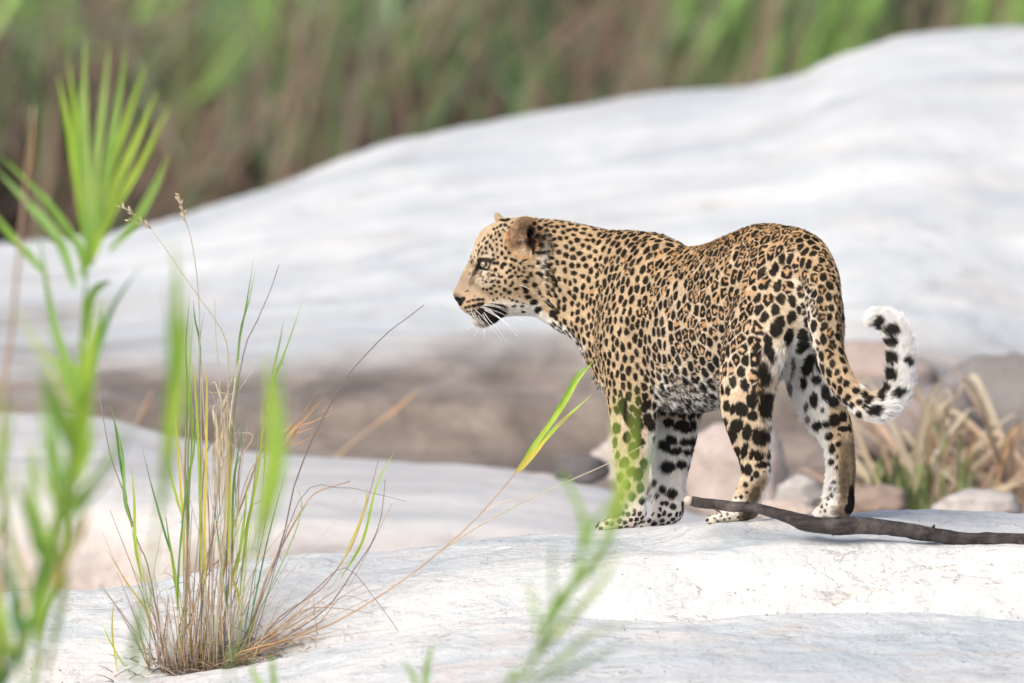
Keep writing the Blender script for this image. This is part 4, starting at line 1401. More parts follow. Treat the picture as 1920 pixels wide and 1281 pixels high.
boulder(1010, 905, 2.7, 40, 16, PALE, 'flat pale boulder on the slab left of the dark grey one', 12)

# ------------------------------------------------------------------ the fallen branch
tb = NT('weathered_bark')
bv = tb.coords((1, 1, 1))
bvs = tb.coords((4, 30, 30))
bn = tb.noise(4, 7, .78, bvs)
bn2 = tb.noise(30, 5, .65, bv)
bc = tb.mix(tb.ramp(bn, [(.38, 0), (.62, 1)]), (.022, .018, .018), (.085, .070, .067))
bc = tb.mix(tb.ramp(bn2, [(.5, 0), (.70, .6)]), bc, (.20, .175, .165))
bc = tb.mix(tb.ramp(tb.noise(11, 5, .7, bv), [(.55, 0), (.68, .7)]), bc, (.26, .21, .185))
bc = tb.mix(tb.ramp(tb.noise(120, 3, .7, bv), [(.55, 0), (.7, .5)]), bc, (.04, .032, .03))
tb.l(bc, tb.b.inputs['Base Color'])
tb.b.inputs['Roughness'].default_value = .85
tb.l(tb.bump(bn, 1.0, .012), tb.b.inputs['Normal'])
tw = NT('broken_wood')
tw.l(tw.mix(tw.ramp(tw.noise(60, 4, .6), [(.4, 0), (.6, 1)]), (.42, .30, .24), (.62, .55, .48)), tw.b.inputs['Base Color'])
tw.b.inputs['Roughness'].default_value = .85

BR_S = .88
BR = [(1290, 938, 9), (1303, 941, 11.5), (1330, 945, 11), (1365, 949, 11.5), (1400, 951, 11.5), (1440, 958, 12), (1475, 968, 13), (1505, 979, 16), (1535, 985, 18), (1565, 987, 18.5), (1600, 986, 17),
      (1640, 987, 16), (1690, 993, 15.5), (1740, 1001, 15.5), (1790, 1009, 15), (1830, 1012.5, 14), (1880, 1012, 13.5), (1940, 1014, 13), (2040, 1020, 12), (2160, 1022, 10), (2260, 1012, 8)]
yb = lambda x: -.345 + .04 * math.sin(x / 90.0)
root_b = empty('fallen_branch', tuple(at_y(1600, 1003, -.345)), 'dark weathered branch lying on the rock across the leopard hind paws', 'branch')
bpy.context.view_layer.update()
R_ = spline([(x, y, yb(x), r, 0, 0) for x, y, r in BR], 6)
line = at_y(R_[:, 0], R_[:, 1], R_[:, 2])
wob_ = fbm(line, 14, 3, 2) - .5
vs, fs = tube(line, R_[:, 3] * BR_S / S * (1 + .3 * wob_), 16)
vs = np.array(vs)
cN = vs - np.vstack([np.repeat(line, 16, axis=0)])[:len(vs)]
vs = vs + cN * (fbm(vs * np.array([.4, 1, 1]), 75, 3, 6) - .5)[:, None] * .45
make_mesh('stem', vs, fs, tb.m, root_b)
# pale broken end, knot and thorns
p0 = at_y(1290, 938, yb(1290))
e_line = [at_y(1296, 940, yb(1290) - .004), at_y(1288, 938, yb(1290) - .004), at_y(1283, 935, yb(1290) - .002)]
tube_mesh('broken_end', e_line, [.0105, .009, .004], 9, tw.m, root_b)
tube_mesh('knot', [at_y(1522, 976, -.357), at_y(1508, 976, -.366), at_y(1490, 979, -.372), at_y(1484, 981, -.372)], [.012, .010, .008, .003], 10, tw.m, root_b)
for (x, y, dx, dy) in ((1343, 955, 12, 12), (1400, 944, 2, -8), (1568, 972, 10, -9), (1560, 1000, 3, 6), (1750, 988, 3, -5)):
    tube_mesh('thorn', [at_y(x, y, yb(x) - .006), at_y(x + dx * .6, y + dy * .5, yb(x) - .014), at_y(x + dx, y + dy, yb(x) - .018)], [.0035, .0018, .0004], 6, tb.m, root_b)


# ------------------------------------------------------------------ grasses and reeds
def leaf_material(name, cols, trans=.45):
    t = NT(name)
    oi = t.n('ShaderNodeObjectInfo')
    c = t.ramp(oi.outputs['Random'], [(i / max(1, len(cols) - 1), q) for i, q in enumerate(cols)])
    n = t.noise(40, 3, .6, t.coords((1, 1, .2)))
    c = t.mix(t.ramp(n, [(.4, 0), (.7, .45)]), c, tuple(x * .55 for x in cols[0]))
    n_ = t.noise(9, 4, .6, t.coords((1, 1, 1)))
    c = t.mix(t.ramp(n_, [(.55, 0), (.75, .4)]), c, (.55, .50, .16))
    t.l(c, t.b.inputs['Base Color'])
    t.b.inputs['Roughness'].default_value = .5
    t.b.inputs['Specular IOR Level'].default_value = .3
    tr = t.t.nodes.new('ShaderNodeBsdfTranslucent')
    t.l(c, tr.inputs[0])
    mx = t.t.nodes.new('ShaderNodeMixShader')
    mx.inputs[0].default_value = trans
    t.l(t.b.outputs[0], mx.inputs[1])
    t.l(tr.outputs[0], mx.inputs[2])
    out = t.t.nodes['Material Output']
    t.l(mx.outputs[0], out.inputs[0])
    return t.m


LEAF = {
    'green': leaf_material('green_leaf', [(.19, .38, .05), (.32, .52, .08), (.25, .46, .13), (.40, .56, .14)]),
    'lime': leaf_material('lime_leaf', [(.36, .56, .06), (.48, .66, .10)]),
    'deep': leaf_material('deep_green_leaf', [(.10, .26, .07), (.15, .35, .12)]),
    'yellow': leaf_material('yellow_leaf', [(.60, .56, .09), (.72, .62, .12)]),
    'pale': leaf_material('pale_straw', [(.66, .58, .42), (.56, .46, .32), (.72, .66, .54)], .25),
    'brown': leaf_material('brown_straw', [(.46, .33, .25), (.36, .26, .20), (.54, .41, .31)], .15),
    'orange': leaf_material('orange_straw', [(.52, .30, .15), (.58, .38, .20)], .2),
    'dark': leaf_material('dark_stalk', [(.18, .145, .15), (.27, .225, .22)], .05),
    'muted': leaf_material('muted_green_leaf', [(.17, .26, .09), (.24, .34, .12), (.28, .30, .16)], .3),
    'amber': leaf_material('amber_leaf', [(.75, .50, .12), (.80, .55, .16)], .4),
}


def smooth_line(pts, n):
    rr = spline([(*p, 0, 0) if len(p) == 3 else (*p, 0, 0, 0) for p in pts], max(2, n // max(1, len(pts) - 1)))
    return rr[:, :3]


def blade(name, P, wid, mat, parent, fold=.35, twist=0.0, face=None, tip=True, base=.35):
    """a grass leaf: P (n,3) spine in the world, wid half width in metres"""
    P = np.asarray(P)
    n = len(P)
    T = np.gradient(P, axis=0)
    T /= np.linalg.norm(T, axis=1)[:, None] + 1e-12
    ref = np.array(face if face is not None else (0.2, -1, .25))
    vs = []
    for i in range(n):
        t = i / (n - 1)
        w = wid * (base + (1 - base) * min(1, t * 4)) * ((1 - max(0, (t - .35) / .65) ** 1.7) if tip else 1)
        w = max(w, wid * .03)
        a = np.cross(T[i], ref)
        a /= np.linalg.norm(a) + 1e-9
        if twist:
            nn = np.cross(a, T[i])
            an = twist * t
            a = a * math.cos(an) + nn * math.sin(an)
        nn = np.cross(a, T[i])
        vs += [P[i] - a * w + nn * w * fold, P[i], P[i] + a * w + nn * w * fold]
    fs = []
    for i in range(n - 1):
        for j in (0, 1):
            fs.append((i * 3 + j, i * 3 + j + 1, (i + 1) * 3 + j + 1, (i + 1) * 3 + j))
    if parent == 'raw':
        return vs, fs
    return make_mesh(name, vs, fs, mat, parent)


def pixline(pts, y0, y1=None, n=14):
    """pts in photograph pixels; depth runs from y0 to y1 along the line"""
    y1 = y0 if y1 is None else y1
    m = len(pts)
    rr = spline([(p[0], p[1], y0 + (y1 - y0) * i / max(1, m - 1), 0, 0, 0) for i, p in enumerate(pts)], max(2, n // max(1, m - 1)))
    return at_y(rr[:, 0], rr[:, 1], rr[:, 2])


def pleaf(parent, pts, y0, y1, wpx, mat, name='leaf', **kw):
    y1 = y0 if y1 is None else y1
    k = (DIST + (y0 + y1) / 2) / DIST / S
    return blade(name, pixline(pts, y0, y1), wpx * k, LEAF[mat], parent, **kw)


def pstem(parent, pts, y0, y1, rpx, mat, name='stalk', taper=.5, n=14, k=6):
    y1 = y0 if y1 is None else y1
    L_ = pixline(pts, y0, y1, n)
    s = (DIST + (y0 + y1) / 2) / DIST / S
    m = len(L_)
    return tube_mesh(name, L_, [rpx * s * (1 - (1 - taper) * i / (m - 1)) for i in range(m)], k, LEAF[mat], parent)


# ---- the tuft growing on the rock
TY = -.475
tuft = empty('grass_tuft', tuple(at_y(380, 1262, TY)), 'tuft of dry stalks and thin green blades rooted in a crack of the white rock', 'grass tuft')
bpy.context.view_layer.update()
GB = [
    ([(418, 1240), (425, 1000), (440, 720), (450, 629), (460, 580), (478, 471)], 3.6, 'green'), ([(420, 1240), (432, 900), (450, 629), (467, 565), (480, 497)], 3.2, 'green'),
    ([(372, 1240), (374, 900), (375, 651), (366, 600), (362, 561)], 3.0, 'deep'), ([(374, 1240), (376, 800), (374, 648), (385, 580)], 2.2, 'green'),
    ([(440, 1240), (470, 950), (500, 780), (514, 715), (535, 659), (570, 557)], 3.8, 'green'), ([(442, 1240), (480, 900), (512, 700), (525, 640), (533, 595)], 3.0, 'green'),
    ([(344, 1240), (348, 900), (351, 722), (349, 640), (357, 539)], 3.4, 'deep'), ([(346, 1240), (352, 900), (355, 715), (362, 602)], 3.0, 'green'),
    ([(300, 1200), (262, 1040), (234, 936), (230, 850), (207, 760)], 5.0, 'green'), ([(300, 1200), (250, 1010), (226, 870), (216, 800), (210, 775)], 4.4, 'deep'),
    ([(282, 1160), (254, 1022), (252, 936), (246, 870)], 5.2, 'lime'), ([(340, 1200), (328, 1069), (309, 999), (289, 929), (266, 838)], 3.4, 'deep'),
    ([(342, 1210), (326, 1069), (316, 1010), (308, 950)], 5.0, 'lime'), ([(356, 1150), (350, 999), (332, 936), (318, 878), (312, 830)], 4.2, 'lime'),
    ([(350, 1150), (355, 897), (363, 850), (373, 740)], 4.0, 'green'), ([(424, 1200), (430, 921), (430, 850), (426, 760)], 5.0, 'yellow'),
    ([(434, 1200), (437, 925), (445, 858), (461, 770)], 3.6, 'deep'), ([(430, 1160), (453, 1011), (461, 948), (463, 900)], 4.2, 'lime'),
    ([(300, 1200), (271, 1140), (238, 1093), (199, 1030)], 3.6, 'yellow'), ([(600, 1150), (680, 1015), (707, 909), (742, 843)], 4.0, 'lime'),
    ([(640, 1060), (682, 960), (690, 905)], 3.0, 'yellow'), ([(455, 1180), (445, 1110), (437, 1080), (460, 1030)], 4.4, 'yellow'), ([(430, 1200), (412, 1030), (402, 945)], 2.6, 'green'),
    ([(348, 1240), (342, 960), (332, 820), (325, 745)], 4.0, 'yellow'), ([(352, 1240), (352, 1000), (360, 800), (352, 700), (338, 655)], 3.6, 'lime'),
    ([(388, 1240), (384, 1000), (388, 760), (386, 680)], 4.2, 'yellow'), ([(378, 1240), (374, 900), (366, 720), (356, 670)], 3.2, 'lime'),
    ([(470, 1240), (485, 1010), (500, 820), (520, 690), (541, 690)], 3.0, 'lime'), ([(436, 1240), (462, 1000), (487, 860), (493, 740)], 4.2, 'lime'),
    ([(415, 1240), (430, 1100), (470, 950), (489, 770)], 3.0, 'green'), ([(456, 1230), (500, 1020), (540, 870)], 2.2, 'deep'), ([(398, 1240), (425, 940), (421, 780)], 3.4, 'pale'),
    ([(445, 1230), (560, 980), (548, 890)], 1.6, 'green'), ([(220, 1260), (210, 1180), (215, 1110)], 2.8, 'yellow'), ([(245, 1270), (205, 1200), (190, 1160)], 2.0, 'lime'),
    ([(330, 1240), (336, 1050), (352, 880), (356, 800)], 3.0, 'deep'), ([(405, 1240), (396, 1030), (410, 890), (402, 830)], 2.6, 'pale')]
for i, (pts, w, m_) in enumerate(GB):
    off = (i % 5 - 2) * .012
    if len(pts) > 3:           # a thin sheathed stalk carries the leaf
        pstem(tuft, [(pts[0][0] + (i * 37 % 41) - 20, pts[0][1])] + pts[1:-2], TY + off, TY + off * 1.6, .7, 'green' if i % 3 == 0 else ('pale' if i % 3 == 1 else 'yellow'), n=14, k=5)
        q0, q1 = pts[-3], pts[-4]
        pts = [((q0[0] + q1[0]) / 2, (q0[1] + q1[1]) / 2)] + pts[-3:]
        pleaf(tuft, pts, TY + off * 1.5, TY + off * 2.5 - .01, w * .64, m_, name='blade', twist=(.6 if i % 3 else -.8))
    else:
        pleaf(tuft, pts, TY + off, TY + off * 2.5 - .01, w * .72, m_, name='blade', twist=(.6 if i % 3 else -.8))
ST = [
    ([(400, 1245), (420, 1000), (428, 715), (424, 640), (400, 595), (362, 542), (321, 482), (284, 430)], 1.5, 'pale'),
    ([(385, 1245), (380, 1000), (375, 659), (372, 550), (362, 467), (351, 422), (344, 404)], 1.4, 'pale'),
    ([(420, 1245), (432, 850), (456, 666), (482, 602), (508, 542), (523, 496)], 1.6, 'dark'),
    ([(440, 1235), (500, 1100), (535, 991), (551, 913), (587, 820), (617, 763), (647, 711), (685, 666), (730, 621), (760, 599), (795, 572)], 1.9, 'dark'),
    ([(457, 1232), (488, 1120), (504, 1073), (535, 1011), (566, 956), (590, 925), (621, 913), (656, 903)], 3.0, 'brown'),
    ([(461, 1232), (527, 1155), (598, 1108), (641, 1054), (664, 1014), (688, 944), (710, 860)], 2.0, 'brown'),
    ([(455, 1235), (504, 1210), (566, 1175), (621, 1132), (668, 1061), (695, 1022), (715, 968), (722, 900)], 1.7, 'dark'),
    ([(440, 1238), (453, 1222), (530, 1202), (620, 1171), (695, 1128), (760, 1085), (830, 1030), (900, 965), (970, 883)], 2.1, 'orange'),
    ([(830, 1030), (900, 985), (980, 942), (1060, 905), (1150, 865), (1212, 832)], 1.7, 'pale'),
    ([(450, 1225), (530, 1160), (594, 1104), (648, 1065), (707, 1128), (781, 1233)], 1.3, 'dark'),
    ([(344, 1249), (348, 1112), (351, 999), (346, 897), (348, 823), (352, 760)], 3.2, 'brown'), ([(372, 1240), (379, 1132), (374, 1054), (379, 968), (383, 870), (405, 800)], 2.2, 'dark'),
    ([(418, 1240), (414, 1171), (418, 1085), (434, 999), (457, 936), (480, 870), (495, 830)], 3.2, 'orange'), ([(310, 1245), (300, 1180), (277, 1061), (258, 1015), (234, 929), (207, 854), (186, 740)], 2.0, 'dark'),
    ([(420, 1240), (412, 1060), (418, 860), (412, 720), (405, 640), (402, 560)], 1.5, 'pale'), ([(430, 1240), (432, 980), (428, 830), (445, 690), (452, 680)], 2.2, 'pale'),
    ([(425, 1240), (470, 1080), (590, 925)], 1.4, 'pale'), ([(500, 1215), (590, 1175), (640, 1120), (690, 1128)], 1.3, 'brown'), ([(455, 1238), (520, 1200), (586, 1190), (592, 1215)], 1.5, 'brown'),
    ([(460, 1235), (560, 1150), (620, 1140), (700, 1150)], 1.5, 'brown'), ([(462, 1234), (540, 1170), (640, 1100), (660, 1090), (735, 945)], 1.2, 'orange'), ([(595, 1190), (590, 1150), (588, 1120)], 1.2, 'brown'),
    ([(430, 1225), (440, 1000), (470, 880), (520, 840), (560, 800), (600, 755)], 1.4, 'brown'), ([(470, 1225), (560, 940), (640, 915), (700, 925), (760, 940)], 1.1, 'dark'),
    ([(395, 1245), (400, 1010), (420, 800), (430, 760), (470, 700), (478, 690)], 1.3, 'pale'), ([(388, 1245), (392, 980), (370, 780), (360, 700)], 1.6, 'orange'), ([(360, 1240), (352, 1020), (340, 860), (322, 800), (310, 790)], 1.5, 'pale')]
for i, (pts, r, m_) in enumerate(ST):
    off = (i % 7 - 3) * .01
    pstem(tuft, pts, TY + off if i != 8 else TY - .02, TY + off * 2 - .02, r * .85, m_, n=18)
rr_ = random.Random(11)
for i in range(120):                              # the thicket of short dead stalks
    bx = rr_.gauss(370, 55)
    bx = min(475, max(280, bx))
    h_ = rr_.uniform(50, 190) * (1.7 if rr_.random() < .25 else 1)
    lean = (bx - 372) * rr_.uniform(.0, 1.2) * h_ / 180 + rr_.gauss(0, .2) * h_
    by = 1258 - abs(bx - 372) * .03 + rr_.uniform(-8, 6) - max(0, bx - 400) * .30
    y_ = TY + rr_.uniform(-.05, .05)
    pts = [(bx, by), (bx + lean * .4 + rr_.uniform(-5, 5), by - h_ * .5), (bx + lean + rr_.uniform(-8, 8), by - h_)]
    if rr_.random() < .4:
        sg_ = rr_.choice((-1, 1))
        pts += [(pts[-1][0] + sg_ * rr_.uniform(8, 40), pts[-1][1] + rr_.uniform(-18, 26))]
    pstem(tuft, pts, y_, y_ + rr_.uniform(-.06, .06), rr_.uniform(.5, 1.35), rr_.choice(('brown', 'brown', 'pale', 'pale', 'orange', 'brown', 'dark')), n=6, k=4)
for i in range(40):                               # flattened stalks fanning out to the right
    a = rr_.uniform(8, 42)
    l_ = rr_.uniform(90, 300)
    bx, by = 440 + rr_.uniform(-30, 20), 1240 + rr_.uniform(-10, 4)
    y_ = TY + rr_.uniform(-.04, .03)
    ex, ey = bx + l_ * math.cos(math.radians(a)), by - l_ * math.sin(math.radians(a))
    pstem(tuft, [(bx, by), ((bx + ex) / 2 + rr_.uniform(-8, 8), (by + ey) / 2 - rr_.uniform(-10, 14)), (ex, ey)], y_, y_ + rr_.uniform(-.05, .05), rr_.uniform(.6, 1.3), rr_.choice(('brown', 'orange', 'pale', 'brown')), n=8, k=4)
for i in range(13):                               # taller bleached stalks
    bx = rr_.uniform(330, 440)
    tx, ty = 400 + rr_.gauss(8, 34), rr_.uniform(700, 960)
    y_ = TY + rr_.uniform(-.05, .05)
    pstem(tuft, [(bx, 1245), ((bx * .6 + tx * .4) + rr_.uniform(-9, 9), 1090), ((bx * .2 + tx * .8) + rr_.uniform(-9, 9), (ty + 1090) / 2), (tx + rr_.uniform(-12, 14), ty)],
          y_, y_ + rr_.uniform(-.06, .06), rr_.uniform(.6, 1.4), rr_.choice(('pale', 'pale', 'brown', 'orange', 'dark')), n=10, k=4)
for i in range(26):                               # curled bleached strips
    bx, by = rr_.uniform(395, 450), rr_.uniform(740, 900)
    pleaf(tuft, [(bx, by + 120), (bx + rr_.uniform(-8, 8), by + 40), (bx + rr_.uniform(-22, 30), by - rr_.uniform(0, 40)), (bx + rr_.uniform(-30, 40), by + rr_.uniform(-30, 30))],
          TY, TY + rr_.uniform(-.05, .05), rr_.uniform(1.0, 2.4), 'pale', name='dry_strip', twist=rr_.uniform(-3, 3))
for i in range(9):                               # curly orange dead leaves
    x0, y0_ = 530 + rr_.uniform(-8, 16), 815 + rr_.uniform(-14, 30)
    x1, y1_ = 590 + rr_.uniform(-20, 40), 745 + rr_.uniform(-22, 60)
    pleaf(tuft, [(516 + (x0 - 530) * .5, 858), (x0, y0_), ((x0 + x1) / 2, (y0_ + y1_) / 2 - rr_.uniform(-8, 18)), (x1, y1_)], TY, TY + rr_.uniform(-.04, .04), rr_.uniform(.9, 1.9), 'orange', name='dry_strip', twist=rr_.uniform(-2.5, 2.5))
for (x, y_, dx, dy, n_) in ((229, 387, 55, 43, 16), (243, 411, 38, 18, 9), (335, 368, 12, 50, 16)):       # seed heads
    for i in range(n_):
        t = i / n_
        sx, sy = x + dx * t + rr_.uniform(-3, 3), y_ + dy * t + rr_.uniform(-3, 3)
        a = rr_.uniform(-1.2, 1.2) + math.atan2(-dy, -dx)
        pleaf(tuft, [(sx, sy), (sx + 5 * math.cos(a), sy + 5 * math.sin(a)), (sx + 9 * math.cos(a), sy + 9 * math.sin(a) - 1)], TY - .02, TY - .02 + rr_.uniform(-.01, .01), 1.7, 'pale', name='seed_husk', fold=.8)
    pstem(tuft, [(x, y_), (x + dx * .5, y_ + dy * .5 - 2), (x + dx, y_ + dy)], TY - .02, None, 1.3, 'pale')
for pts, w, m_ in (([(970, 883), (1000, 838), (1055, 762), (1085, 712), (1117, 672)], 4.8, 'lime'), ([(990, 862), (1030, 815), (1062, 783), (1112, 738)], 4.2, 'lime'),
                   ([(966, 888), (985, 868), (1012, 838), (1032, 812)], 6.0, 'yellow'), ([(1025, 800), (1060, 745), (1085, 700), (1108, 688)], 4.2, 'green'), ([(900, 968), (930, 945), (975, 932)], 1.0, 'pale'),
                   ([(1020, 830), (1045, 798), (1075, 770)], 2.0, 'orange')):
    pleaf(tuft, pts, TY - .03, TY - .05, w, m_, name='blade', twist=.5)


SRC, SRB = None, None
near_bvh = BVHTree.FromPolygons([Vector(v) for v in NG.reshape(-1, 3)[::1]], [tuple(int(i) for i in f) for f in grid_faces(NG.shape[0], NG.shape[1])])


def on_rock(x, y):
    h = near_bvh.ray_cast(Vector((x, y, 2)), Vector((0, 0, -1)))
    return (np.array(h[0]), np.array(h[1])) if h[0] is not None else (None, None)


tc_ = np.array(at_y(375, 1256, TY))
vs_, fs_, cs_ = [], [], []
for i in range(420):                              # matted bits round the foot of the tuft
    a = rr_.uniform(0, 6.283)
    r = abs(rr_.gauss(0, 1)) * .045
    x, y = tc_[0] + r * 1.9 * math.cos(a) + .01, tc_[1] + r * .8 * math.sin(a)
    p, n = on_rock(x, y)
    if p is None:
        continue
    an, l_ = rr_.gauss(0, .6) + (3.14 if rr_.random() < .5 else 0), rr_.uniform(.01, .05)
    d = np.array([math.cos(an), math.sin(an) * .6, rr_.uniform(-.05, .55)])
    p = p + np.array([0, 0, rr_.uniform(0, .012)])
    v4, f4 = tube([p, p + d * l_ * .5 + np.array([0, 0, .002]), p + d * l_], [.0011, .0009, .0004], 4)
    o_ = len(vs_)
    vs_ += list(v4)
    fs_ += [tuple(q + o_ for q in f) for f in f4]
    cs_ += [rr_.choice(((.10, .07, .055), (.22, .155, .11), (.34, .26, .18), (.06, .045, .04)))] * len(v4)
tl_ = NT('dead_litter')
al_ = tl_.n('ShaderNodeAttribute')
al_.attribute_name = 'col'
tl_.l(al_.outputs['Color'], tl_.b.inputs['Base Color'])
tl_.b.inputs['Roughness'].default_value = .9
lit = make_mesh('matted_litter', vs_, fs_, tl_.m, tuft, False, np.array(cs_))
lit['kind'] = 'stuff'
vs_, fs_, cs_ = [], [], []
for i in range(520):                              # grit and bits lying in the hollows of the slab
    px_, py_ = rr_.uniform(-100, 2000), rr_.uniform(985, 1300)
    x, y = (px_ - 960) / S, rr_.choice((rr_.gauss(-.5, .05), rr_.uniform(-1.2, .05)))
    p, n = on_rock(x, y)
    if p is None or abs(n[2]) < .6:
        continue
    s_ = rr_.uniform(.0008, .0026)
    o_ = len(vs_)
    for dx, dy, dz in ((1, 0, 0), (-1, 0, 0), (0, 1, 0), (0, -1, 0), (0, 0, .8), (0, 0, -.5)):
        vs_.append(p + np.array([dx * s_ * rr_.uniform(.6, 1.5), dy * s_ * rr_.uniform(.6, 1.5), dz * s_]))
    fs_ += [tuple(q + o_ for q in f) for f in ((0, 2, 4), (2, 1, 4), (1, 3, 4), (3, 0, 4), (2, 0, 5), (1, 2, 5), (3, 1, 5), (0, 3, 5))]
    cs_ += [rr_.choice(((.10, .09, .085), (.22, .19, .17), (.34, .29, .25), (.07, .06, .06)))] * 6
tag(make_mesh('rock_grit', vs_, fs_, tl_.m, None, False, np.array(cs_)), 'dark grit and tiny plant bits scattered over the near white rock', 'grit', kind='stuff')


# ---- blurred reeds close to the camera
def reed(label, stem_pts, y, leaves, rpx=4, extra=0, mat='green', group='tall green reeds close to the camera'):
    x0, y0_ = stem_pts[0]
    base = at_y(x0, y0_, y)
    gz = ground_z(base[0], y)
    # continue the stem down to the ground it grows from
    x1, y1_ = stem_pts[1]
    k = (DIST + y) / DIST / S
    drop = (base[2] - gz) / k
    foot = (x0 + (x0 - x1) * .35, y0_ + drop)
    r = empty('reed', tuple(at_y(foot[0], foot[1], y)), label, 'reed', group)
    bpy.context.view_layer.update()
    pstem(r, [foot] + list(stem_pts), y, None, rpx, mat, name='stem', n=30, k=7)
    q = random.Random(len(label))
    for lf in leaves:
        pts, w, m_ = lf[:3]
        w *= .92 if w < 11.5 and y > -4 else .68
        y2 = y + (lf[3] if len(lf) > 3 else 0.1)
        pleaf(r, pts, y, y2, w, m_)
    for i in range(extra):
        t = q.random()
        a, b = stem_pts[int(t * (len(stem_pts) - 1))], stem_pts[int(t * (len(stem_pts) - 1)) + 1]
        f = q.random()
        bx, by = a[0] + (b[0] - a[0]) * f, a[1] + (b[1] - a[1]) * f
        ln, an = q.uniform(110, 260), math.radians(q.gauss(90, 17))
        pleaf(r, [(bx, by), (bx + ln * .5 * math.cos(an), by - ln * .5 * math.sin(an)), (bx + ln * math.cos(an) + q.uniform(-20, 20), by - ln * .97 * math.sin(an))],
              y, y + q.uniform(-.2, .2), q.uniform(5, 12), q.choice(('green', 'green', 'deep', 'lime')))
    return r


Y1 = -3.6
reed('tall reed at the left topped by a fan of long pointed leaves', [(60, 1330), (118, 1060), (140, 860), (152, 640), (165, 470)], Y1,
     [([(168, 500), (160, 330), (157, 190), (160, 65)], 10, 'green'), ([(170, 500), (178, 330), (192, 200), (206, 70)], 9, 'green'), ([(172, 500), (195, 340), (218, 210), (240, 72)], 9, 'green'),
      ([(172, 490), (192, 360), (235, 230), (275, 118)], 10, 'lime'), ([(175, 480), (200, 380), (252, 270), (295, 168)], 10, 'lime'), ([(178, 480), (205, 400), (262, 310), (322, 190)], 10, 'lime'),
      ([(205, 470), (250, 420), (290, 350), (318, 285)], 9, 'green'), ([(168, 500), (150, 370), (128, 240), (108, 140)], 10, 'lime'), ([(168, 500), (160, 380), (142, 230), (126, 100)], 9, 'lime'),
      ([(165, 480), (155, 340), (148, 240), (150, 150)], 7, 'green'), ([(155, 520), (148, 465), (80, 370), (-8, 285)], 12, 'green'), ([(140, 540), (112, 455), (60, 390), (-10, 315)], 11, 'green'),
      ([(90, 520), (45, 470), (10, 430), (-25, 380)], 9, 'green'), ([(155, 700), (125, 680), (95, 580), (72, 430)], 13, 'green'), ([(160, 640), (170, 560), (190, 535), (212, 528)], 9, 'green'),
      ([(168, 720), (195, 620), (215, 570), (262, 500)], 6, 'deep'), ([(150, 800), (120, 700), (82, 660)], 7, 'green'), ([(160, 760), (172, 700), (185, 640), (195, 560)], 8, 'green')], 5)
reed('reed with a broad bright leaf bundle at the left edge below the leaf fan', [(40, 1330), (85, 1120), (118, 960), (135, 840), (150, 720)], Y1 - 1.9,
     [([(150, 900), (155, 780), (165, 690), (186, 600)], 25, 'lime'), ([(130, 960), (140, 820), (150, 720), (152, 650)], 20, 'green'), ([(128, 980), (108, 860), (90, 760), (70, 680)], 11, 'green'),
      ([(120, 1000), (96, 900), (82, 800), (68, 740)], 9, 'green'), ([(118, 1040), (70, 980), (62, 880), (60, 820)], 14, 'green'), ([(122, 1050), (165, 920), (215, 840), (240, 790)], 7, 'green'),
      ([(110, 1060), (72, 1030), (60, 940), (55, 860)], 17, 'green'), ([(100, 1100), (135, 1020), (155, 990), (168, 950)], 13, 'amber'), ([(120, 1060), (150, 960), (200, 900), (260, 780)], 6, 'deep')], 6, 12)
reed('leaning reed at the far left whose stem bends along the lower left corner', [(-20, 1330), (30, 1240), (70, 1120), (95, 1000), (120, 900)], Y1 - 1.6,
     [([(60, 1150), (35, 1230), (10, 1290)], 7, 'green'), ([(88, 1020), (62, 1120), (70, 1200), (90, 1270)], 10, 'deep'), ([(95, 1000), (140, 900), (165, 850), (180, 800)], 14, 'green'),
      ([(95, 1010), (120, 1090), (100, 1200), (80, 1290)], 12, 'green'), ([(60, 1130), (20, 1020), (5, 900), (-10, 800)], 8, 'green'), ([(20, 1250), (50, 1100), (20, 1000)], 5, 'amber')], 7, 12)
reed('reed stump leaf at the very left edge, green and half out of the frame', [(-60, 1330), (-45, 1100), (-25, 960)], Y1 - 1.61,
     [([(-30, 1000), (-5, 900), (14, 830), (30, 740)], 9, 'green'), ([(-30, 1000), (-4, 880), (4, 790), (2, 700)], 7, 'lime'), ([(-30, 1040), (10, 960), (22, 880)], 6, 'green')], 5)
reed('single broad upright reed leaf standing left of the dry tuft', [(262, 1330), (276, 1120), (292, 1000), (312, 860)], Y1 - 2.2,
     [([(300, 960), (318, 820), (326, 700), (332, 560), (326, 440)], 22, 'green'), ([(312, 880), (328, 760), (345, 660), (352, 560)], 19, 'lime'), ([(306, 900), (318, 780), (318, 640), (312, 520)], 9, 'deep'),
      ([(278, 1100), (262, 1160), (246, 1230), (238, 1290)], 10, 'green')], 5)
reed('broad blurred reed leaf hanging in front of the right side of the dry tuft', [(430, 1360), (440, 1230), (470, 1060), (490, 950)], Y1 - 2.2,
     [([(482, 1010), (500, 930), (512, 850), (508, 760), (498, 660)], 25, 'lime'), ([(480, 1040), (510, 940), (528, 850), (524, 740), (528, 650)], 15, 'green'), ([(470, 1050), (440, 980), (425, 900)], 8, 'green')], 3)
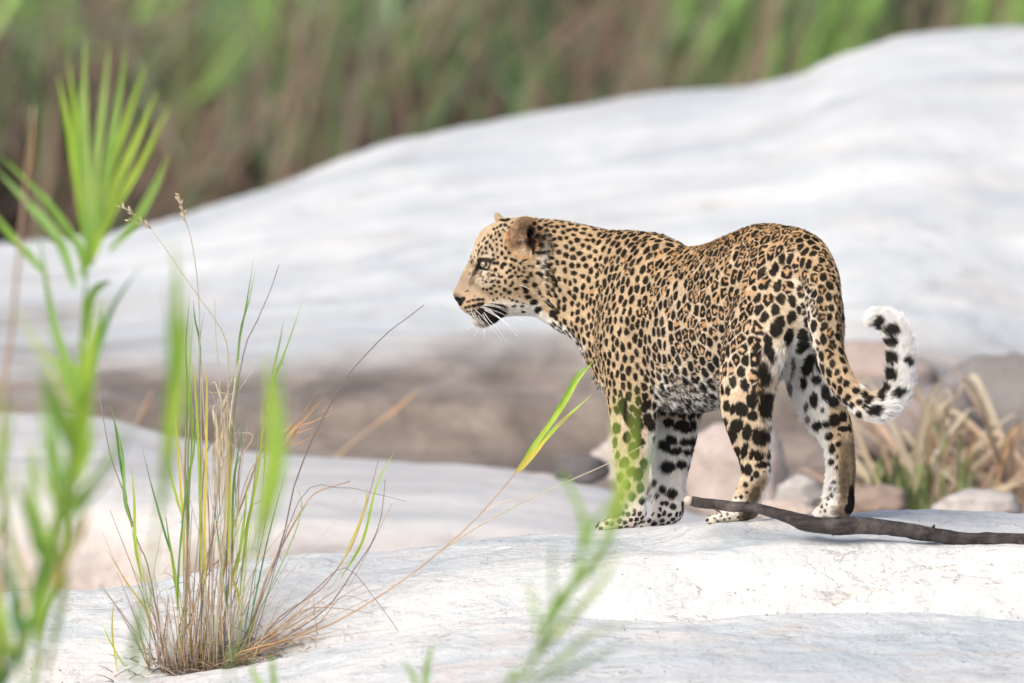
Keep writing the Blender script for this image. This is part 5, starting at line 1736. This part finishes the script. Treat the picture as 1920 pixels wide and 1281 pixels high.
reed('arching reed in front of the leopard forelegs, leaning right', [(950, 1380), (985, 1270), (1045, 1150), (1105, 1060), (1152, 985), (1172, 900)], Y1 - 1.6,
     [([(1135, 1010), (1168, 930), (1185, 850), (1190, 720)], 12, 'lime'), ([(1140, 1000), (1185, 940), (1210, 880), (1228, 810)], 8, 'green'), ([(1130, 1020), (1160, 900), (1152, 810), (1160, 730)], 9, 'lime'),
      ([(1040, 1160), (1080, 1080), (1092, 1000), (1080, 930)], 10, 'green'), ([(1010, 1220), (1042, 1130), (1120, 1060), (1160, 990)], 12, 'green'), ([(1000, 1240), (1060, 1170), (1130, 1090), (1180, 1000)], 10, 'lime'),
      ([(985, 1290), (1060, 1230), (1110, 1190), (1200, 1160)], 9, 'green'), ([(1060, 1140), (1100, 1010), (1140, 950), (1200, 900)], 9, 'green'), ([(1010, 1200), (1000, 1130), (985, 1080)], 7, 'green'),
      ([(1000, 1290), (1060, 1260), (1130, 1225), (1180, 1200)], 7, 'deep'), ([(1040, 1150), (1035, 1060), (1040, 1000)], 6, 'deep'), ([(1120, 1040), (1090, 960), (1060, 900), (1050, 880)], 9, 'green')], 7)
reed('short reed sprout just below the bottom edge, left of the arching reed', [(785, 1400), (795, 1290), (806, 1215)], Y1, [([(795, 1300), (800, 1250), (812, 1200)], 7, 'green'), ([(790, 1310), (770, 1260), (752, 1235)], 5, 'green')], 3)
reed('short reed sprout at the bottom edge between the tuft and the arching reed', [(520, 1400), (515, 1300), (512, 1235)], Y1, [([(515, 1310), (512, 1260), (505, 1225)], 6, 'green'), ([(515, 1320), (478, 1270), (470, 1240)], 6, 'green')], 3)

# thin dead reeds, blurred
def dead_reed(label, pts, y, r, group='thin dead reed stalks close to the camera'):
    x0, y0_ = pts[0]
    base = at_y(x0, y0_, y)
    k = (DIST + y) / DIST / S
    foot = (x0 - (pts[1][0] - x0) * .3, y0_ + (base[2] - ground_z(base[0], y)) / k)
    e = empty('dead_reed', tuple(at_y(foot[0], foot[1], y)), label, 'reed', group)
    bpy.context.view_layer.update()
    pstem(e, [foot] + pts, y, None, r, 'brown', name='stem', n=26)
    x, yy = pts[-1]
    px_, py_ = pts[-2]
    pleaf(e, [(px_, py_), ((x + px_) / 2 + 5, (yy + py_) / 2), (x, yy)], y, y - .05, r * .5, 'orange')
dead_reed('thin brown reed stalk rising through the leaf fan at the far left', [(6, 900), (22, 620), (48, 360), (64, 200)], -4.2, 5)
dead_reed('brown reed stalk slanting up behind the dry tuft towards the leopard', [(560, 960), (620, 870), (700, 800), (788, 728)], 4.3, 4.5, 'thin dead reed stalks behind the beige slab')
dead_reed('second brown reed stalk, shorter, slanting behind the left reeds', [(210, 900), (240, 830), (262, 780), (284, 736)], 4.4, 4.5, 'thin dead reed stalks behind the beige slab')


# ---- dry reeds and green sprouts at the right, beyond the leopard
def clump(name, label, cat, base, y, spec, seed, group=None):
    r = empty(name, tuple(at_y(base[0], base[1], y)), label, cat, group)
    bpy.context.view_layer.update()
    q = random.Random(seed)
    for (pts, w, m_) in spec:
        pleaf(r, pts, y + q.uniform(-.15, .15), y + q.uniform(-.3, .3), w, m_)
    return r


q_ = random.Random(4)
spec = [([(1640, 985), (1700, 930), (1790, 875), (1872, 815)], 15, 'pale'), ([(1650, 990), (1720, 925), (1810, 850), (1880, 800)], 11, 'pale'), ([(1700, 980), (1730, 880), (1752, 780), (1790, 742)], 10, 'pale'),
        ([(1740, 980), (1765, 880), (1772, 790), (1748, 745)], 10, 'pale'), ([(1705, 980), (1718, 880), (1735, 770), (1770, 700)], 8, 'pale'), ([(1760, 985), (1740, 900), (1768, 790), (1800, 730)], 7, 'pale'),
        ([(1930, 960), (1890, 900), (1860, 830), (1830, 720)], 8, 'brown'), ([(1920, 990), (1870, 930), (1820, 880), (1790, 760)], 7, 'brown'), ([(1940, 940), (1900, 860), (1850, 790), (1790, 690)], 6, 'brown')]
for i in range(46):
    bx, by = q_.uniform(1640, 2000), 985
    ln, an = q_.uniform(150, 330), math.radians(q_.choice((q_.gauss(38, 14), q_.gauss(142, 14), q_.gauss(120, 10))))
    spec.append(([(bx, by), (bx + ln * .5 * math.cos(an), by - ln * .55 * math.sin(an)), (bx + ln * math.cos(an), by - ln * math.sin(an)), (bx + ln * 1.15 * math.cos(an), by - ln * .9 * math.sin(an))], q_.uniform(2.5, 8), q_.choice(('pale', 'brown', 'pale', 'brown'))))
for i in range(34):
    bx = q_.uniform(1660, 2080)
    h_ = q_.uniform(50, 190)
    dx = q_.uniform(-90, 50)
    spec.append(([(bx, 985), (bx + dx * .3, 985 - h_ * .5), (bx + dx, 985 - h_), (bx + dx * 1.5 + q_.uniform(-20, 20), 985 - h_ * q_.uniform(.8, 1.1))], q_.uniform(2, 5), q_.choice(('brown', 'brown', 'pale', 'brown', 'orange'))))
clump('dry_reed_clump', 'clump of broken dry tan reeds beyond the leopard at the right', 'dry reeds', (1790, 985), 3.6, spec, 1)
spec = []
for i in range(26):
    bx = q_.uniform(1640, 1740)
    h_ = q_.uniform(60, 140)
    dx = q_.uniform(-25, 20)
    spec.append(([(bx, 970), (bx + dx * .4, 970 - h_ * .6), (bx + dx, 970 - h_)], q_.uniform(4, 9), q_.choice(('muted', 'muted', 'muted', 'brown'))))
clump('sprout_clump', 'low green sprouts behind the rear hind leg, left of the dry reeds', 'sprouts', (1700, 972), 3.4, spec, 2)
spec = []
for i in range(15):
    bx = q_.uniform(1725, 1815)
    h_ = q_.uniform(100, 230)
    spec.append(([(bx, 960), (bx + q_.uniform(-15, 15), 960 - h_ * .6), (bx + q_.uniform(-30, 30), 960 - h_)], q_.uniform(3, 7), q_.choice(('muted', 'muted', 'brown', 'pale'))))
clump('sprout_clump', 'taller thin green shoots inside the curl of the tail at its right', 'sprouts', (1760, 962), 3.5, spec, 3)


# ------------------------------------------------------------------ the reed bank beyond the dome
BM_cols = {'gr': (.14, .22, .09), 'bg': (.25, .42, .11), 'gy': (.25, .26, .18), 'br': (.19, .135, .105), 'ta': (.34, .27, .20), 'pu': (.14, .105, .10), 'dk': (.04, .05, .035), 'mint': (.19, .30, .17)}
t_ = NT('bank_reeds')
a_ = t_.n('ShaderNodeAttribute')
a_.attribute_name = 'col'
t_.l(a_.outputs['Color'], t_.b.inputs['Base Color'])
t_.b.inputs['Roughness'].default_value = .6
tr_ = t_.t.nodes.new('ShaderNodeBsdfTranslucent')
t_.l(a_.outputs['Color'], tr_.inputs[0])
mx_ = t_.t.nodes.new('ShaderNodeMixShader')
mx_.inputs[0].default_value = .35
t_.l(t_.b.outputs[0], mx_.inputs[1])
t_.l(tr_.outputs[0], mx_.inputs[2])
t_.l(mx_.outputs[0], t_.t.nodes['Material Output'].inputs[0])

#  which kinds of reed grow where: px of the bank, row, weights
ZONE = [(0, 60, dict(pu=3, gr=1.5, gy=1, br=2)), (0, 350, dict(pu=4, dk=3, br=2)), (90, 30, dict(bg=3, mint=1, gy=1)), (110, 250, dict(dk=3, gr=2, br=1)), (200, 120, dict(gr=2, br=2, gy=2)), (210, 400, dict(dk=3, pu=3, br=1)),
        (330, 60, dict(gy=3, ta=1.5, gr=1)), (370, 120, dict(bg=4, gr=1)), (420, 30, dict(bg=4, mint=1)), (350, 330, dict(br=4, ta=2, pu=1)), (450, 250, dict(gy=3, ta=1.5, mint=1)), (500, 60, dict(bg=3, gr=2)),
        (470, 350, dict(gr=3, br=2, dk=1)), (560, 150, dict(gr=2, gy=2, br=2)), (560, 300, dict(pu=3, br=3, dk=1)), (640, 60, dict(gy=2, gr=3, ta=1)), (650, 220, dict(br=3, pu=2, gr=1)), (720, 90, dict(mint=3, bg=3)),
        (760, 180, dict(gr=3, br=1)), (820, 60, dict(ta=2, gy=2, gr=2)), (860, 200, dict(dk=3, gr=2, br=1)), (930, 70, dict(gr=3, gy=2)), (1000, 120, dict(gr=3, mint=2, dk=1)), (1080, 60, dict(br=2, gr=2, dk=1)),
        (1130, 150, dict(mint=3, gr=2)), (1200, 60, dict(ta=4, br=2, gr=1)), (1180, 140, dict(ta=2, br=3)), (1300, 40, dict(bg=3, gr=3)), (1330, 110, dict(ta=3, gr=1)), (1400, 60, dict(gr=4, bg=2)),
        (1500, 50, dict(bg=4, mint=2, gr=2)), (1560, 90, dict(bg=3, gr=3)), (1650, 40, dict(bg=5, gr=2, dk=1)), (1740, 40, dict(dk=4, gr=3)), (1830, 20, dict(bg=6)), (1900, 40, dict(bg=3, gr=3, ta=1)),
        (-300, 200, dict(pu=2, gr=2, br=2)), (2200, 60, dict(bg=3, gr=3))]
zr = random.Random(99)
vsA, fsA, csA = [], [], []
cnt = 0
for i in range(16500):
    px_ = zr.uniform(-700, 2600) if i < 11500 else zr.choice((zr.uniform(-3200, -700), zr.uniform(2600, 5000)))
    y_ = zr.uniform(23.5, 31.5)
    # colour from the part of the bank this blade's middle shows in
    pm = zr.uniform(-120, 540)
    best, bw = None, 0
    acc = {}
    for (zx, zy, wts) in ZONE:
        w = math.exp(-(((px_ - zx) / 46) ** 2 + ((pm - zy) / 62) ** 2))
        for k_, v_ in wts.items():
            acc[k_] = acc.get(k_, 0) + w * v_
    tot = sum(acc.values())
    if tot < 1e-6:
        kind_ = zr.choice(('gr', 'bg', 'br', 'gy', 'dk'))
    else:
        u_ = zr.random() * tot
        for kind_, v_ in acc.items():
            u_ -= v_
            if u_ <= 0:
                break
    c_ = BM_cols[kind_]
    k_ = (DIST + y_) / DIST / S
    ln = zr.uniform(.35, .95)                     # leaf length in metres
    ang = zr.gauss(12, 32)
    if zr.random() < .3:
        ang = zr.gauss(38, 12)
    mid = at_y(px_, pm, y_)
    d_ = np.array([math.sin(math.radians(ang)), zr.uniform(-.2, .2), math.cos(math.radians(ang))])
    p0_, p1_ = mid - d_ * ln / 2, mid + d_ * ln / 2
    sag = zr.uniform(-.05, .10) * ln
    P4 = [p0_ + (p1_ - p0_) * t for t in (0, .35, .7, 1)]
    P4[3] = P4[3] + np.array([sag, 0, -abs(sag)])
    w_ = zr.uniform(.007, .024)
    v4, f4 = blade('b', P4, w_, None, 'raw', face=(zr.uniform(-.5, .5), -1, zr.uniform(-.3, .5)))
    o_ = len(vsA)
    vsA += v4
    fsA += [tuple(q + o_ for q in f) for f in f4]
    f_ = math.exp(zr.gauss(0, .22))
    csA += [tuple(min(.8, x * f_) for x in c_)] * len(v4)
# stems that carry those leaves, standing on the bank
for i in range(900):
    px_ = zr.uniform(-700, 2600) if i < 480 else zr.choice((zr.uniform(-3200, -700), zr.uniform(2600, 5000)))
    y_ = zr.uniform(22.5, 31.0)
    top = at_y(px_, zr.uniform(-200, 200), y_)
    gz = -.62
    lean = zr.gauss(.12, .18)
    bot = np.array([top[0] - lean * (top[2] - gz), y_, gz])
    v4, f4 = blade('b', [bot, bot + (top - bot) * .4, bot + (top - bot) * .75 + np.array([lean * .05, 0, 0]), top], zr.uniform(.010, .018), None, 'raw', tip=False)
    o_ = len(vsA)
    vsA += v4
    fsA += [tuple(q + o_ for q in f) for f in f4]
    c_ = BM_cols[zr.choice(('ta', 'br', 'gy', 'gr', 'br'))]
    csA += [c_] * len(v4)
reeds = make_mesh('reed_bed', vsA, fsA, t_.m, None, True, np.array(csA))
tag(reeds, 'dense bank of green and brown reeds filling the background beyond the dome rock', 'reeds', kind='stuff')

# earth bank behind the reeds
te = NT('bank_earth')
ev = te.coords((1, 1, .6))
en = te.noise(1.3, 5, .6, ev)
en2 = te.noise(3.2, 5, .6, ev)
ec = te.mix(te.ramp(en, [(.38, 0), (.62, 1)]), (.055, .045, .035), (.075, .12, .04))
ec = te.mix(te.ramp(en2, [(.5, 0), (.7, 1)]), ec, (.14, .095, .07))
te.l(ec, te.b.inputs['Base Color'])
te.b.inputs['Roughness'].default_value = .95
bx_ = np.linspace(-60, 60, 160)
bt_ = np.linspace(0, 1, 40)
BX, BT = np.meshgrid(bx_, bt_)
BYv = 31.5 + 5.0 * BT + 30 * np.clip(BT - .8, 0, 1)
BZ = -.7 + 8.3 * (1 - (1 - np.clip(BT / .8, 0, 1)) ** 1.6)
Pb = np.stack([BX.ravel(), BYv.ravel(), BZ.ravel()], 1)
nb_ = fbm(Pb, .5, 4, 12) - .5
Pb[:, 1] -= nb_ * 2.2
Pb[:, 2] += nb_ * .8
bank = make_mesh('river_bank', Pb, grid_faces(*BX.shape), te.m)
tag(bank, kind='structure')
build_leopard()
